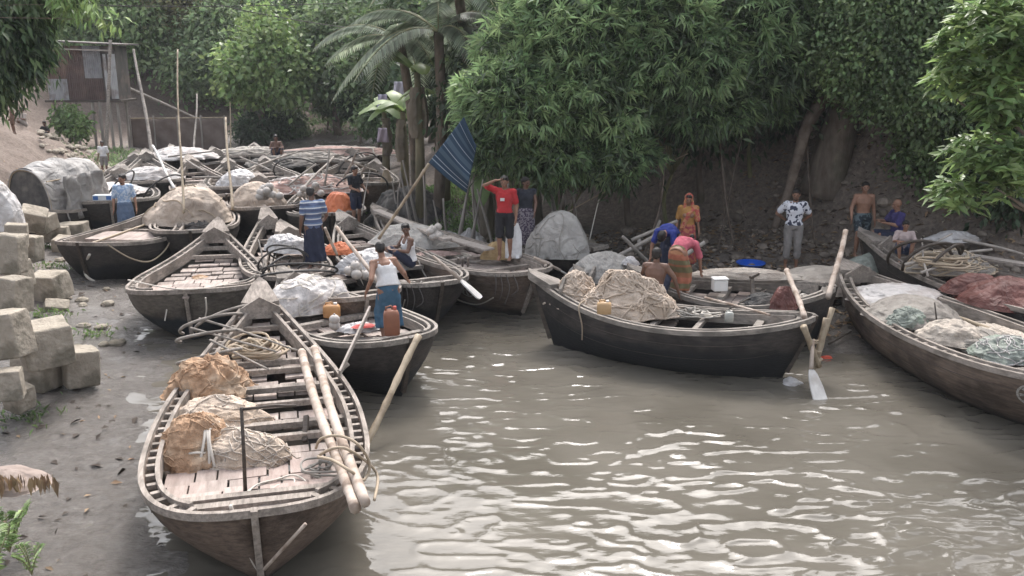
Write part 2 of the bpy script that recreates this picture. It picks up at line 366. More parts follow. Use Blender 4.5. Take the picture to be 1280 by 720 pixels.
# ------------------------------------------------------------------ boats
class Hull:
    def __init__(s, L, beam, h=.75, hs=.5, hb=.2, tw=.60, p=2.6, ps=1.8, rake=.13, keel=-.28):
        s.L, s.B, s.h, s.hs, s.hb, s.tw, s.p, s.ps, s.rake, s.keel = L, beam / 2, h, hs, hb, tw, p, ps, rake, keel
    def b(s, t):
        if t > s.tw: return s.B * max(0, 1 - ((t - s.tw) / (1 - s.tw)) ** s.p) ** (1 / s.p)
        return s.B * max(0, 1 - ((s.tw - t) / s.tw) ** s.ps)
    def sh(s, t):
        return s.h + (s.hs * ((.5 - t) / .5) ** 2.3 if t < .5 else s.hb * ((t - .5) / .5) ** 2)
    def pt(s, t, u, side, off=0.0):
        e = abs(2 * t - 1); k = s.keel + .3 * e ** 4; z0 = s.sh(t)
        q = 2.6 - 1.5 * e ** 3
        x = (t - .5) * s.L * (1 - s.rake * u ** 1.1 * e ** 2); y = (s.b(t)) * (1 - u ** q)
        return Vector((x, side * (y + off), z0 + (k - z0) * u))
    def ts(s, n=44): return [.5 - .5 * math.cos(math.pi * i / n) for i in range(n + 1)]
    def line(s, inset, dz, side, n=40, t0=0.0, t1=1.0):     # gunwale line inset
        out = []
        pts = [s.pt(t, 0, side) for t in s.ts(n) if t0 <= t <= t1]
        for i, p in enumerate(pts):
            a, b = pts[max(0, i - 1)], pts[min(len(pts) - 1, i + 1)]; d = (b - a); d.z = 0; d.normalize()
            nrm = Vector((-d.y, d.x, 0)) * (-side)
            q = p + nrm * inset
            if inset > 0 and q.y * side < 0: q.y = 0.012 * side
            out.append(q + Vector((0, 0, dz)))
        return out
def sweep(mb, pts, w_, h_, up=Vector((0, 0, 1))):
    rings = []
    for i, p in enumerate(pts):
        d = pts[min(i + 1, len(pts) - 1)] - pts[max(0, i - 1)]
        if d.length < 1e-6: d = Vector((1, 0, 0))
        d.normalize(); sx = d.cross(up); sx.normalize(); u = sx.cross(d)
        rings.append([p + sx * w_ / 2 * a + u * h_ / 2 * b for a, b in ((-1, -1), (1, -1), (1, 1), (-1, 1))])
    mb.loft(rings)
def make_boat(label, N, F, beam=2.1, hull='brown', deck='deck', rail='rail', dk=.20, h=.75, hs=.5, hb=.2, group='wooden fishing boats moored in the creek',
              holds=((.40, .46),), p=2.6, ps=1.8, tw=.6, rake=.13, cap=True, beams=(.16, .3, .47, .62, .82), seed=0, detail=True, z0=0.0, ribs=True,
              bow_tri=True, wheel=None, roll=0.0, ladder=True, bench=None):
    rnd = random.Random(seed); N, F = Vector((N[0], N[1], 0)), Vector((F[0], F[1], 0)); d = N - F; L = d.length
    c = (N + F) / 2; yaw = math.atan2(d.y, d.x)
    o = thing('fishing_boat', label, 'fishing boat', (c.x, c.y, z0), yaw, group, (roll, 0))
    H = Hull(L, beam, h, hs, hb, tw, p, ps, rake); o_h = H
    ts = H.ts(40 if detail else 26); us = [i / 12 for i in range(13)]
    mb = MB(); rows = []
    for t in ts:
        r_ = [H.pt(t, u, 1) for u in us] + [H.pt(t, u, -1) for u in reversed(us[:-1])]
        rows.append(r_)
    n = len(rows[0]); vs = [q for r_ in rows for q in r_]
    mb.add(vs, [(i * n + j, i * n + j + 1, (i + 1) * n + j + 1, (i + 1) * n + j) for i in range(len(rows) - 1) for j in range(n - 1)])
    hu = mb.build('hull', HM[hull], o, True)
    sm = hu.modifiers.new('thick', 'SOLIDIFY'); sm.thickness = .03; sm.offset = 0
    # planking lines on the hull outside
    if detail:
        g = MB()
        for u in (.2, .42):
            for sd in (1, -1):
                pts = [H.pt(t, u, sd, .014) for t in ts[1:-1]]
                g.tube(pts, .006, 4)
        g.build('plank_seam', WD['dark'], o)
    # gunwale: outer rail, inner rail, bridging blocks
    for sd in (1, -1):
        g = MB()
        sweep(g, H.line(-.015, .0, sd, 40 if detail else 22), .05, .075)
        ri = .14 if ribs else .09
        inn = H.line(ri, .01, sd, 40 if detail else 22, .05, .985)
        sweep(g, inn, .045, .06)
        if ribs:
            out_ = H.line(.03, -.012, sd, 90, .05, .985); in2 = H.line(.13, -.012, sd, 90, .05, .985)
            acc = 0; last = None
            for a, b in zip(out_, in2):
                if last is not None: acc += (a - last).length
                last = a
                if acc > .2:
                    acc = 0; g.beam(a, b, .055, .045)
        g.build('gunwale', WD[rail], o)
        g = MB(); sweep(g, H.line(.152, -.085, sd, 30, .08, .97), .022, .16); g.build('coaming', WD[rail], o)
    # deck boards
    g = MB(); x = (.07 - .5) * L; xe = (.965 - .5) * L; k = 0; segs = [g]
    while x < xe:
        rd = rnd.choice((.2, .26, .3, .34)); t = (x + rd / 2) / L + .5
        if any(a < t < b for a, b in holds):
            x += rd
            if segs[-1].v: g = MB(); segs.append(g)
            continue
        w_ = min(H.b(max(.001, x / L + .5)), H.b(min(.999, (x + rd) / L + .5))) - .165
        if w_ > .06:
            y = -w_
            zc = H.sh(t) - dk * min(1, .35 + 1.3 * min(t, 1 - t) * 3)
            while y < w_ - .02:
                bw = rnd.choice((.22, .3, .38, .5)); y2 = min(w_, y + bw)
                if w_ - y2 < .1: y2 = w_
                if rnd.random() > .035:
                    rot = Matrix.Rotation(rnd.gauss(0, .018), 3, 'X') @ Matrix.Rotation(rnd.gauss(0, .02), 3, 'Y') @ Matrix.Rotation(rnd.gauss(0, .012), 3, 'Z')
                    g.box((x + rd / 2, (y + y2) / 2, zc + rnd.gauss(0, .012)), (rd - .024, y2 - y - .022, .03), rot)
                y = y2
        x += rd
    for g in segs:
        if g.v: g.build('deck', WD[deck], o)
    # bottom boards in the hold
    g = MB()
    for a in range(-3, 4):
        yy = a * .17 * beam / 2.1; g.box((.03 * L, yy, H.keel + .12), (L * .6, .14, .025))
    g.build('bottom_board', WD['dark'], o)
    for t in beams:
        w_ = H.b(t) - .02
        if w_ > .15:
            zc = H.sh(t) - dk * .55; 
            MB().box(((t - .5) * L, 0, zc), (.07 + rnd.random() * .05, 2 * w_, .07)).build('cross_beam', WD[rail], o)
    if bench:
        t, ww, hh = bench
        MB().box(((t - .5) * L, 0, H.sh(t) - dk + hh / 2), (ww, (H.b(t) - .22) * 2, hh)).build('hatch_box', WD[deck], o)
    # pointed stern cap
    if cap:
        g = MB(); tip = H.pt(0, 0, 1); t2 = .085; a = H.pt(t2, 0, 1); b = H.pt(t2, 0, -1)
        zt = .13
        base = [tip + Vector((-.10, 0, -.03)), tip + Vector((-.02, .10, -.03)), Vector((a.x, a.y + .02, a.z - .02)), Vector((a.x + .10, 0, a.z - .10)), Vector((b.x, b.y - .02, b.z - .02)), tip + Vector((-.02, -.10, -.03))]
        top = [v + Vector((0, 0, zt + (.06 if abs(v.y) < .02 else 0))) for v in base]
        g.loft([base, top]); g.build('stern_cap', WD[rail], o)
        xb = a.x + .16; w2 = H.b(t2) * .92 + .05; z_ = a.z; g = MB(); pr_ = [(-w2, -.10), (w2, -.10), (w2, .06), (0, .23), (-w2, .06)]
        g.loft([[Vector((xb + dx, yy, z_ + zz)) for yy, zz in pr_] for dx in (0, .05)]); g.build('stern_board', WD[rail], o)
    # stem posts
    for tt in (1.0, 0.0):
        g = MB(); pts = [H.pt(tt, u, 1) + Vector(((.03 if tt else -.03), 0, 0)) for u in us[:-1]]
        pts[0] = pts[0] + Vector((0, 0, .04)); sweep(g, pts, .07, .06, Vector((0, 1, 0))); g.build('stem_post', WD[rail if hull != 'black' else 'dark'], o)
    if bow_tri:                                             # short breast hook inside the bow
        MB().box(((.955 - .5) * L, 0, H.sh(.955) - .03), (.10, H.b(.955) * 1.7, .045)).build('breast_hook', WD[rail], o)
    if wheel:                                               # painted wheel on the bow planks
        t0, u0, sd, rr = wheel; g = MB()
        def sp(dx, dz):
            t = t0 + dx / L; u = u0 - dz / (H.sh(t0) - H.keel); e = Vector((0, 0, 0))
            a = H.pt(t, u, sd); b = H.pt(t + .004, u, sd); c_ = H.pt(t, u + .01, sd); nr = (b - a).cross(c_ - a); nr.normalize()
            if nr.y * sd < 0: nr = -nr
            return a + nr * .024
        def ribbon(f1, f2, n, m):
            rows = [[sp(*f1(i / n, j / m, f2)) for j in range(m + 1)] for i in range(n + 1)]
            vv = [q for r_ in rows for q in r_]
            g.add(vv, [(i * (m + 1) + j, i * (m + 1) + j + 1, (i + 1) * (m + 1) + j + 1, (i + 1) * (m + 1) + j) for i in range(n) for j in range(m)])
        for r1, r2 in ((.86, 1.0), (.22, .36)):
            ribbon(lambda a, b, q: ((r1 + (r2 - r1) * b) * rr * math.cos(2 * math.pi * a), (r1 + (r2 - r1) * b) * rr * math.sin(2 * math.pi * a)), None, 28, 1)
        for k in range(8):
            an = math.pi * k / 4
            ribbon(lambda a, b, q: ((.4 + .42 * a) * rr * math.cos(an + (b - .5) * .34), (.4 + .42 * a) * rr * math.sin(an + (b - .5) * .34)), None, 3, 1)
        g.build('painted_wheel', WD['paint'], o)
    o.update_tag()
    return o, H
WD['paint'] = M('worn white paint', (.22, .21, .19), (.50, .48, .44), 30, .8, .2, .003)
BO = {}
def boat(key, label, N, F, **kw):                           # N, F: ends as (px, py, z) of the gunwale in the photo, or world (x, y)
    def w(q): return P(*q) if len(q) == 3 else Vector((q[0], q[1], 0))
    BO[key] = make_boat(label, w(N), w(F), seed=sum(map(ord, key)) * 7, **kw); return BO[key]
def onboat(key, t, v, dz=0.0):                              # world point over the deck: t along, v across (-1..1)
    o, H = BO[key]; b = H.b(t) - .18; z = H.sh(t) - .24
    m = Matrix.Translation(o.location) @ o.rotation_euler.to_matrix().to_4x4()
    return m @ Vector(((t - .5) * H.L, v * b, z + dz))
def rail_pt(key, t, side, dz=0.0, out=0.0, u=0):
    o, H = BO[key]; m = Matrix.Translation(o.location) @ o.rotation_euler.to_matrix().to_4x4()
    return m @ (H.pt(t, u, side, out) + Vector((0, 0, dz)))
boat('A', 'grey-railed wooden boat nearest the camera, carrying brown nets and two long logs', (318, 640, .95), (325, 356, 1.30), beam=2.26, hull='brown', deck='deck2', rail='rail', holds=((.30, .335), (.44, .50), (.62, .665)), beams=(.14, .30, .34, .43, .51, .61, .67, .90), p=2.9, tw=.66, ps=1.9, hs=.5, hb=.2, h=.75, rake=.10)
boat('B', 'empty wooden boat with bare brick-like deck boards and a dark hull hung with ropes', (232, 364, .95), (272, 278, 1.30), beam=2.3, hull='grey', deck='deck2', holds=(), beams=(.14, .22), p=3.0, tw=.62, ps=1.7, hb=.2)
boat('C', 'wooden boat on the silt left of the empty boat, a raised hatch in its deck', (98, 304, .98), (222, 250, 1.15), beam=2.1, hull='black', deck='deck', holds=(), beams=(.2, .35, .75), p=2.3, hb=.22, hs=.4, bench=(.55, .9, .18))
boat('D', 'black-hulled boat carrying a blue and white box on its rail', (138, 252, .95), (152, 209, 1.15), beam=2.3, hull='bluegrey', deck='deck', rail='railb', holds=((.5, .62),), p=3.0, hs=.4)
boat('E', 'black boat roofed with a whitish plastic sheet', (22, 264, .9), (124, 237, 1.0), beam=1.7, hull='black', deck='deck', rail='railb', holds=((.3, .5),), hs=.25)
boat('F', 'boat heaped with a big sand-coloured covered net, behind the empty boat', (238, 292, .9), (252, 234, 1.05), beam=2.0, hull='black', deck='deck', holds=((.6, .8),), hs=.3, ribs=False)
boat('G', 'dark-hulled boat with a white pole leaning over it, far left of the fleet', (193, 226, .98), (182, 190, 1.15), beam=2.0, hull='bluegrey', deck='deck2', rail='railb', hs=.4)
boat('H', 'bare boat with pinkish boards and a wide deck behind the sand-coloured heap', (283, 246, .9), (236, 203, 1.1), beam=2.2, hull='black', deck='deck2', holds=(), p=2.0)
boat('I', 'boat carrying a tan net heap topped with white floats', (338, 262, .9), (322, 222, 1.0), beam=2.2, hull='black', deck='deck', hs=.3, ribs=False)
boat('J', 'boat loaded with a pale grey bundle beyond the white floats', (306, 236, .9), (284, 203, 1.0), beam=2.0, hull='black', deck='deck', rail='railb', hs=.3, detail=False)
boat('K', 'boat with a reddish deck and a triangular stern right of the empty boat', (374, 350, .9), (332, 268, 1.2), beam=1.65, hull='black', deck='deck2', holds=(), p=2.2, beams=(.2, .45, .7))
boat('L', 'brown boat ringed with dark hoops under the man in the striped shirt', (458, 372, .95), (352, 283, 1.05), beam=2.0, hull='brown', deck='deck', holds=((.6, .75),), hs=.3, ribs=False)
boat('M', 'boat with a white wheel painted on its bow, two men in vests beside it', (552, 352, .98), (425, 270, 1.05), beam=1.9, hull='black', deck='deck', rail='railb', holds=((.6, .7),), hs=.3, wheel=(.88, .28, -1, .19), ribs=False)
boat('O', 'long brown boat with a white wheel painted on its bow, under the boy in red', (668, 340, .95), (468, 262, 1.05), beam=1.9, hull='brown', deck='deck2', holds=(), hs=.3, wheel=(.84, .30, -1, .22), ribs=False)
boat('N', 'dark-bowed boat with jerrycans under the standing man in a white vest', (512, 424, .95), (352, 338, 1.05), beam=1.9, hull='black', deck='deck2', rail='railb', holds=((.75, .84),), hs=.25, p=2.3, ribs=False)
boat('Pb', 'small dark boat under a big grey net mound by the bank', (738, 312, .85), (640, 283, .95), beam=1.9, hull='black', deck='deck', rail='railb', hs=.2, h=.65, ribs=False)
boat('Q', 'small low boat with a grey sack, between the black boat and the bank', (842, 356, .75), (722, 334, .85), beam=1.5, hull='black', deck='deck', rail='railb', h=.55, hs=.2, ribs=False)
boat('Rb', 'black boat floating in open water, piled with tan nets', (1017, 397, 1.0), (667, 346, 1.15), beam=1.42, hull='black', deck='deck', rail='railb', p=1.9, ps=1.9, tw=.55, hs=.42, hb=.28, h=.72, rake=.17, holds=((.55, .8),), ribs=False)
boat('Sb', 'boat with reddish boards behind the black boat, a woman bending in it', (1042, 362, .98), (790, 336, 1.0), beam=1.9, hull='black', deck='deck2', rail='railb', p=1.9, hs=.2, hb=.25, holds=(), ribs=False)
boat('Tb', 'big boat at the right edge filled with grey and green nets', (7.35, 10.5), (6.15, 16.8), beam=2.15, hull='brown', deck='deck', rail='rail', p=2.6, ps=2.0, hs=.2, holds=((.3, .7),), wheel=(.93, .25, -1, .2))
boat('Ub', 'boat at the far right holding a maroon tarpaulin', (9.9, 12.3), (7.2, 18.6), beam=2.1, hull='black', deck='deck', rail='rail', hs=.3, holds=((.3, .5),), z0=.1)
boat('V', 'boat with an orange sheet behind the man in the striped shirt', (415, 270, .9), (392, 226, 1.05), beam=2.0, hull='black', deck='deck', rail='railb', hs=.3)
far = [((345, 224, .9), (330, 201, 1), 'a coil of dark cord in it'), ((398, 228, .9), (436, 202, 1), 'a reddish net on it'), ((292, 203, .9), (266, 189, 1), 'a cross pole over its deck'),
       ((352, 203, .9), (346, 188, 1), 'a crate stack midships'), ((254, 197, .9), (214, 186, 1), 'a low pale heap'), ((412, 203, .9), (444, 188, 1), 'crossed bamboo poles'),
       ((472, 197, .9), (398, 187, 1), 'a pinkish cloth spread along it'), ((312, 196, .9), (318, 184, 1), 'a thwart frame'), ((448, 232, .9), (470, 205, 1), 'its bow against the grassy bank'), ((170, 214, .9), (168, 196, 1), 'its stern under the shack posts')]
for i, (n_, f_, tx) in enumerate(far):
    boat('W%d' % i, 'small distant boat at the head of the creek, %s' % tx, n_, f_, beam=1.9 + .05 * (i % 3), hull=('black', 'bluegrey', 'brown')[i % 3], deck=('deck', 'deck2')[i % 2], rail='railb', hs=.3, detail=False, p=2.2, group='distant boats at the creek head')
# ------------------------------------------------------------------ nets, cloth, ropes, poles
def netmat(name, c1, c2, c3, sc=26):
    m = M(name, c1, c2, 3.5, .95, 0, c3=c3, c3s=2.5, c3a=.7)
    n = m.node_tree; b = n.nodes['Principled BSDF']; L = n.links.new
    tc = n.nodes.new('ShaderNodeTexCoord'); nz = n.nodes.new('ShaderNodeTexNoise'); nz.inputs['Scale'].default_value = 3; L(tc.outputs['Object'], nz.inputs['Vector'])
    mm = n.nodes.new('ShaderNodeMixRGB'); mm.blend_type = 'LINEAR_LIGHT'; mm.inputs[0].default_value = .35; L(tc.outputs['Object'], mm.inputs[1]); L(nz.outputs['Color'], mm.inputs[2])
    v = n.nodes.new('ShaderNodeTexVoronoi'); v.feature = 'DISTANCE_TO_EDGE'; v.inputs['Scale'].default_value = sc; L(mm.outputs[0], v.inputs['Vector'])
    r = n.nodes.new('ShaderNodeMapRange'); r.inputs[2].default_value = .12; r.inputs[3].default_value = 1; r.inputs[4].default_value = 0; L(v.outputs['Distance'], r.inputs[0])
    n2 = n.nodes.new('ShaderNodeTexNoise'); n2.inputs['Scale'].default_value = sc * .7; n2.inputs['Detail'].default_value = 8; L(mm.outputs[0], n2.inputs['Vector'])
    b1 = n.nodes.new('ShaderNodeBump'); b1.inputs['Strength'].default_value = .6; b1.inputs['Distance'].default_value = .03; L(n2.outputs['Fac'], b1.inputs['Height'])
    b2 = n.nodes.new('ShaderNodeBump'); b2.inputs['Strength'].default_value = .5; b2.inputs['Distance'].default_value = .015; L(r.outputs[0], b2.inputs['Height']); L(b1.outputs[0], b2.inputs['Normal'])
    L(b2.outputs[0], b.inputs['Normal']); return m
NM = {
 'brown': netmat('brown nylon net', (.33, .20, .12), (.53, .36, .235), (.50, .40, .30)),
 'tan': netmat('tan net', (.46, .37, .29), (.66, .55, .45), (.40, .31, .23)),
 'cream': netmat('cream net', (.44, .38, .32), (.62, .55, .47), (.36, .30, .25)),
 'white': netmat('whitish net', (.48, .45, .43), (.74, .70, .67), (.38, .33, .30)),
 'grey': netmat('grey net', (.24, .215, .19), (.42, .385, .34), (.17, .15, .13), 34),
 'green': netmat('pale green net', (.24, .265, .23), (.38, .40, .355), (.22, .27, .21)),
 'pink': netmat('pinkish net', (.40, .26, .22), (.60, .44, .39), (.28, .20, .17)),
 'dark': netmat('dark net', (.05, .05, .05), (.13, .12, .11), (.2, .18, .16)),
}
TM = {
 'grey': M('grey sheet', (.26, .245, .225), (.40, .38, .35), 3, .75, .4, .02),
 'white': M('white plastic sheet', (.40, .38, .37), (.62, .60, .59), 2, .5, .35, .02, c3=(.36, .32, .29), c3s=2.5, c3a=.6),
 'canopy': M('dusty plastic sheet', (.27, .255, .24), (.47, .45, .43), 2, .55, .35, .02, c3=(.22, .20, .18), c3s=2.5, c3a=.6, tr=.25),
 'sand': M('sand sheet', (.36, .29, .23), (.54, .45, .37), 3, .85, .5, .02, c3=(.25, .2, .16), c3s=2),
 'maroon': M('maroon tarpaulin', (.085, .030, .024), (.17, .062, .05), 3, .55, .4, .02, c3=(.22, .10, .08), c3s=2),
 'orange': M('orange sheet', (.50, .13, .05), (.66, .21, .09), 3, .6, .3, .01),
 'black': M('black pipe', (.02, .02, .02), (.06, .055, .05), 6, .6, .3, .01),
}
for _k in ('grey', 'white', 'canopy', 'sand', 'maroon', 'orange'):
    _m = TM[_k]; _n = _m.node_tree; _b = _n.nodes['Principled BSDF']; _tc = _n.nodes.new('ShaderNodeTexCoord'); _a = _n.nodes.new('ShaderNodeTexNoise'); _a.inputs['Scale'].default_value = 2.6; _a.inputs['Detail'].default_value = 4; _a.inputs['Distortion'].default_value = 1.6
    _n.links.new(_tc.outputs['Object'], _a.inputs['Vector']); _p = _n.nodes.new('ShaderNodeBump'); _p.inputs['Strength'].default_value = .9; _p.inputs['Distance'].default_value = .12; _n.links.new(_a.outputs['Fac'], _p.inputs['Height'])
    _o = _b.inputs['Normal'].links[0].from_node; _n.links.new(_p.outputs[0], _o.inputs['Normal'])
RM_ = {'w': Msolid('pale rope', (.62, .57, .50), .9), 't': Msolid('tan rope', (.42, .34, .25), .9), 'd': Msolid('dark rope', (.09, .08, .075), .9), 'g': Msolid('grey rope', (.30, .28, .25), .9)}
def heap(name, label, cat, c, r, yaw=0, seed=0, mat=None, amp=.22, fold=1.6, ridged=True, strands=0, smat=None, srad=.012, group=None, parent=None, flat=.25, sub=3, pleat=.05):
    nu, nv = (110, 48) if max(r) > .25 else (40, 18); rng = random.Random(seed)
    u = np.arange(nu) / nu * 2 * np.pi; v = np.linspace(0, 1, nv)
    def surf(uu, vv):                                      # v: 0 rim .. 1 top
        ph = vv * np.pi / 2; d = np.stack([np.cos(ph) * np.cos(uu), np.cos(ph) * np.sin(uu), np.sin(ph)], 1)
        f = fbm(d * fold + seed * 3.7, 4, seed, ridged); f2 = fbm(d * fold * 3.1 + seed * 1.3, 3, seed + 9, True); lo = fbm(d * .9 + seed, 2, seed + 5)
        k = 1 + amp * f + amp * .35 * f2 + .22 * lo
        k = k + pleat * (1 - vv) ** .8 * np.sin(uu * (9 + seed % 5) + 5 * fbm(d * 1.5 + seed, 2, seed + 2)) * (.5 + fbm(d * 1.1, 2, seed + 3))
        q = d * k[:, None] * np.array(r)
        q[:, 2] = np.where(vv < .08, 0, q[:, 2]) * (1 + 0 * vv)
        q[:, 0] *= 1 + flat * (1 - vv) ** 3; q[:, 1] *= 1 + flat * (1 - vv) ** 3
        return q
    U, V_ = np.meshgrid(u, v); Q = surf(U.ravel(), V_.ravel())
    idx = np.arange(nu * nv).reshape(nv, nu)
    F = np.stack([idx[:-1, :].ravel(), np.roll(idx, -1, 1)[:-1, :].ravel(), np.roll(idx, -1, 1)[1:, :].ravel(), idx[1:, :].ravel()], 1)
    if parent is None and strands:
        o = thing(name, label, cat, c, yaw, group); ob = npmesh('net_mass', Q, F, mat, o, smooth=True)
    else:
        ob = npmesh(name, Q, F, mat, parent, smooth=True); ob.location = c; ob.rotation_euler = (0, 0, yaw); o = ob
        if parent is None: tag(ob, label, cat, group)
    if strands:
        g = MB()
        for k in range(strands):
            a = rng.uniform(0, 2 * math.pi); vv = rng.uniform(.1, .9); pts = []; da = rng.uniform(-.14, .14); dv = rng.uniform(-.05, .05)
            for i in range(16):
                q = surf(np.array([a]), np.array([min(max(vv, .03), .97)]))[0]; pts.append(Vector(q) * 1.015 + Vector((0, 0, .005)))
                da += rng.uniform(-.07, .07); dv += rng.uniform(-.03, .03); da = max(-.2, min(.2, da)); dv = max(-.07, min(.07, dv)); a += da; vv += dv
            g.tube(pts, srad, 5)
        for k in range(max(3, strands // 5)):                 # loose ends trailing off the heap
            a = rng.uniform(0, 2 * math.pi); q = Vector(surf(np.array([a]), np.array([.25]))[0]); pts = [q]; hd = math.atan2(q.y, q.x)
            for i in range(7):
                hd += rng.uniform(-.7, .7); st = rng.uniform(.015, .045) * (.6 + min(r[0], .8)); q = Vector((q.x + math.cos(hd) * st, q.y + math.sin(hd) * st * .35, max(.015, q.z - st * .9))); pts.append(q)
            g.tube(pts, srad, 5)
        g.build('net_cord', smat or RM_['t'], o, True)
    return o
def spline(pts, n=8):
    pts = [Vector(p) for p in pts]; out = []
    for i in range(len(pts) - 1):
        p0, p1, p2, p3 = pts[max(i - 1, 0)], pts[i], pts[i + 1], pts[min(i + 2, len(pts) - 1)]
        for k in range(n):
            t = k / n; out.append(.5 * ((2 * p1) + (p2 - p0) * t + (2 * p0 - 5 * p1 + 4 * p2 - p3) * t * t + (3 * p1 - p0 - 3 * p2 + p3) * t ** 3))
    return out + [pts[-1]]
def rope(label, pts, r=.013, mat='w', name='rope', cat='rope', group=None, n=7):
    pts = [Vector(p) for p in pts]
    g = MB(); g.tube(spline(pts, n), r, 6)
    return tag(g.build(name, RM_[mat] if isinstance(mat, str) else mat, None, True, origin=pts[0]), label, cat, group)
def coil(label, c, r, turns=6, seed=0, mat='w', rad=.012, h=.08, group=None, squash=.8):
    rg = random.Random(seed); pts = []; c = Vector(c)
    for i in range(turns * 9):
        a = i / 9 * 2 * math.pi; rr = r * (.55 + .45 * math.sin(i * .37 + seed)) * rg.uniform(.85, 1.15)
        pts.append(c + Vector((math.cos(a) * rr + rg.gauss(0, r * .06), math.sin(a) * rr * squash + rg.gauss(0, r * .06), .012 + h * i / (turns * 9) * rg.uniform(.5, 1.2))))
    return rope(label, pts, rad, mat, 'rope_coil', 'rope', group, 4)
def pole(label, a, b, r0=.03, r1=.025, mat='bamboo', nodes=True, name='bamboo_pole', cat='pole', group=None, wob=.01, parent=None):
    a, b = Vector(a), Vector(b); L = (b - a).length; n = max(4, int(L / .12)); rg = random.Random(int(L * 1000) + int(a.x * 77))
    ph = rg.uniform(0, 6); pts = []; rr = []
    sx = (b - a).cross(Vector((0, 0, 1))); sx = sx.normalized() if sx.length > 1e-3 else Vector((1, 0, 0))
    for i in range(n + 1):
        t = i / n; pts.append(a.lerp(b, t) + sx * (math.sin(t * 5 + ph) * wob * L * .6) + Vector((0, 0, math.sin(t * 3.1) * wob * L * .3)))
        rr.append((r0 + (r1 - r0) * t) * ((1.18 if (nodes and i % 3 == 0) else 1.0) + (0 if nodes else rg.uniform(-.07, .07))))
    g = MB(); g.tube(pts, rr, 9)
    return tag(g.build(name, WD[mat], parent, True, origin=None if parent else a), label, cat, group) if parent is None else g.build(name, WD[mat], parent, True)
def oar(label, a, b, c, mat='pole', group=None):               # handle a -> b, blade b -> c
    a, b, c = Vector(a), Vector(b), Vector(c); o = thing('oar', label, 'oar', a, 0, group); z = a
    g = MB(); g.tube([a - z, (a + b) / 2 - z, b - z], [.025, .03, .032], 8); g.build('shaft', WD[mat], o, True)
    g = MB(); d = (c - b); sx = d.cross(Vector((0, 0, 1))).normalized()
    rings = []
    for t, w_ in ((0, .035), (.15, .07), (.5, .10), (.9, .11), (1, .08)):
        p = b + d * t - z; u = sx.cross(d).normalized(); rings.append([p + sx * w_ * i + u * .012 * j for i, j in ((-1, -1), (1, -1), (1, 1), (-1, 1))])
    g.loft(rings); g.build('blade', WD['blade'], o)
    return o
WD['blade'] = M('bleached oar blade', (.42, .40, .38), (.66, .64, .61), 5, .7, .3, .01, 6, c3=(.3, .25, .2), c3s=3)
WD['plank'] = M('old plank', (.24, .21, .185), (.42, .37, .33), 4, .85, .6, .01, 8, (1, 6, 6))
def plank(label, a, b, w_, h_, mat='plank', up=(0, 0, 1), group=None):
    a, b = Vector(a), Vector(b); g = MB(); g.beam(a, b, w_, h_, up); o = g.build('plank', WD[mat], None, origin=a); tag(o, label, 'plank', group)
    m = o.modifiers.new('bev', 'BEVEL'); m.width = .006; return o
def hoop(label, c, r, yaw, tilt, mat='black', rad=.02, a0=-20, a1=200, group=None, sx=1.0):
    m = Matrix.Rotation(yaw, 3, 'Z') @ Matrix.Rotation(tilt, 3, 'X'); pts = [Vector(c) + m @ Vector((r * sx * math.cos(R(a)), 0, r * math.sin(R(a)))) for a in np.linspace(a0, a1, 22)]
    g = MB(); g.tube(pts, rad, 7); return tag(g.build('net_hoop', TM[mat] if mat in TM else WD[mat], None, True, origin=c), label, 'hoop', group)
def floats(label, c, n, r, spread, seed, mat, group=None):
    rg = random.Random(seed)
    for i in range(n):
        k = i / max(1, n - 1); p = Vector(c) + Vector((rg.uniform(-1, 1) * spread * (1 - k * .5), rg.uniform(-1, 1) * spread * .7 * (1 - k * .5), r + k * spread * .9))
        g = MB(); g.ell((0, 0, 0), (r, r, r * .92), None, 14, 9); g.tube([(0, 0, r * .85), (0, 0, r * 1.12)], r * .16, 6)
        tag(g.build('net_float', mat, None, True, p), label, 'float', group)
FW = M('weathered float', (.34, .31, .28), (.58, .54, .50), 5, .6, .2, .004, c3=(.25, .22, .19), c3s=4)
def jug(label, c, w_, d_, h_, mat, yaw=0, name='jerrycan', group=None):
    o = thing(name, label, 'jerrycan', c, yaw, group); g = MB(); rings = []
    for z, k in ((0, .88), (.03, 1), (.5, 1.02), (.75, 1), (.88, .86), (.95, .5)):
        rr = []
        for j in range(20):
            a = 2 * math.pi * j / 20; x, y = math.cos(a), math.sin(a); e = .5
            rr.append(Vector((w_ / 2 * k * math.copysign(abs(x) ** e, x), d_ / 2 * k * math.copysign(abs(y) ** e, y), z * h_)))
        rings.append(rr)
    g.loft(rings); g.build('body', mat, o, True)
    g = MB(); g.tube([(w_ * .22, 0, h_ * .9), (w_ * .22, 0, h_ * 1.06)], w_ * .12, 10); g.build('cap', Msolid(name + ' cap', (.5, .1, .07) if 'brown' in label else (.7, .65, .6)), o, True)
    g = MB(); g.tube([(-w_ * .34, 0, h_ * .86), (-w_ * .32, 0, h_ * 1.04), (0, 0, h_ * 1.08), (w_ * .1, 0, h_ * .9)], w_ * .06, 6); g.build('handle', mat, o, True)
    return o

RS = -1 if rail_pt('Rb', .5, -1).y < rail_pt('Rb', .5, 1).y else 1
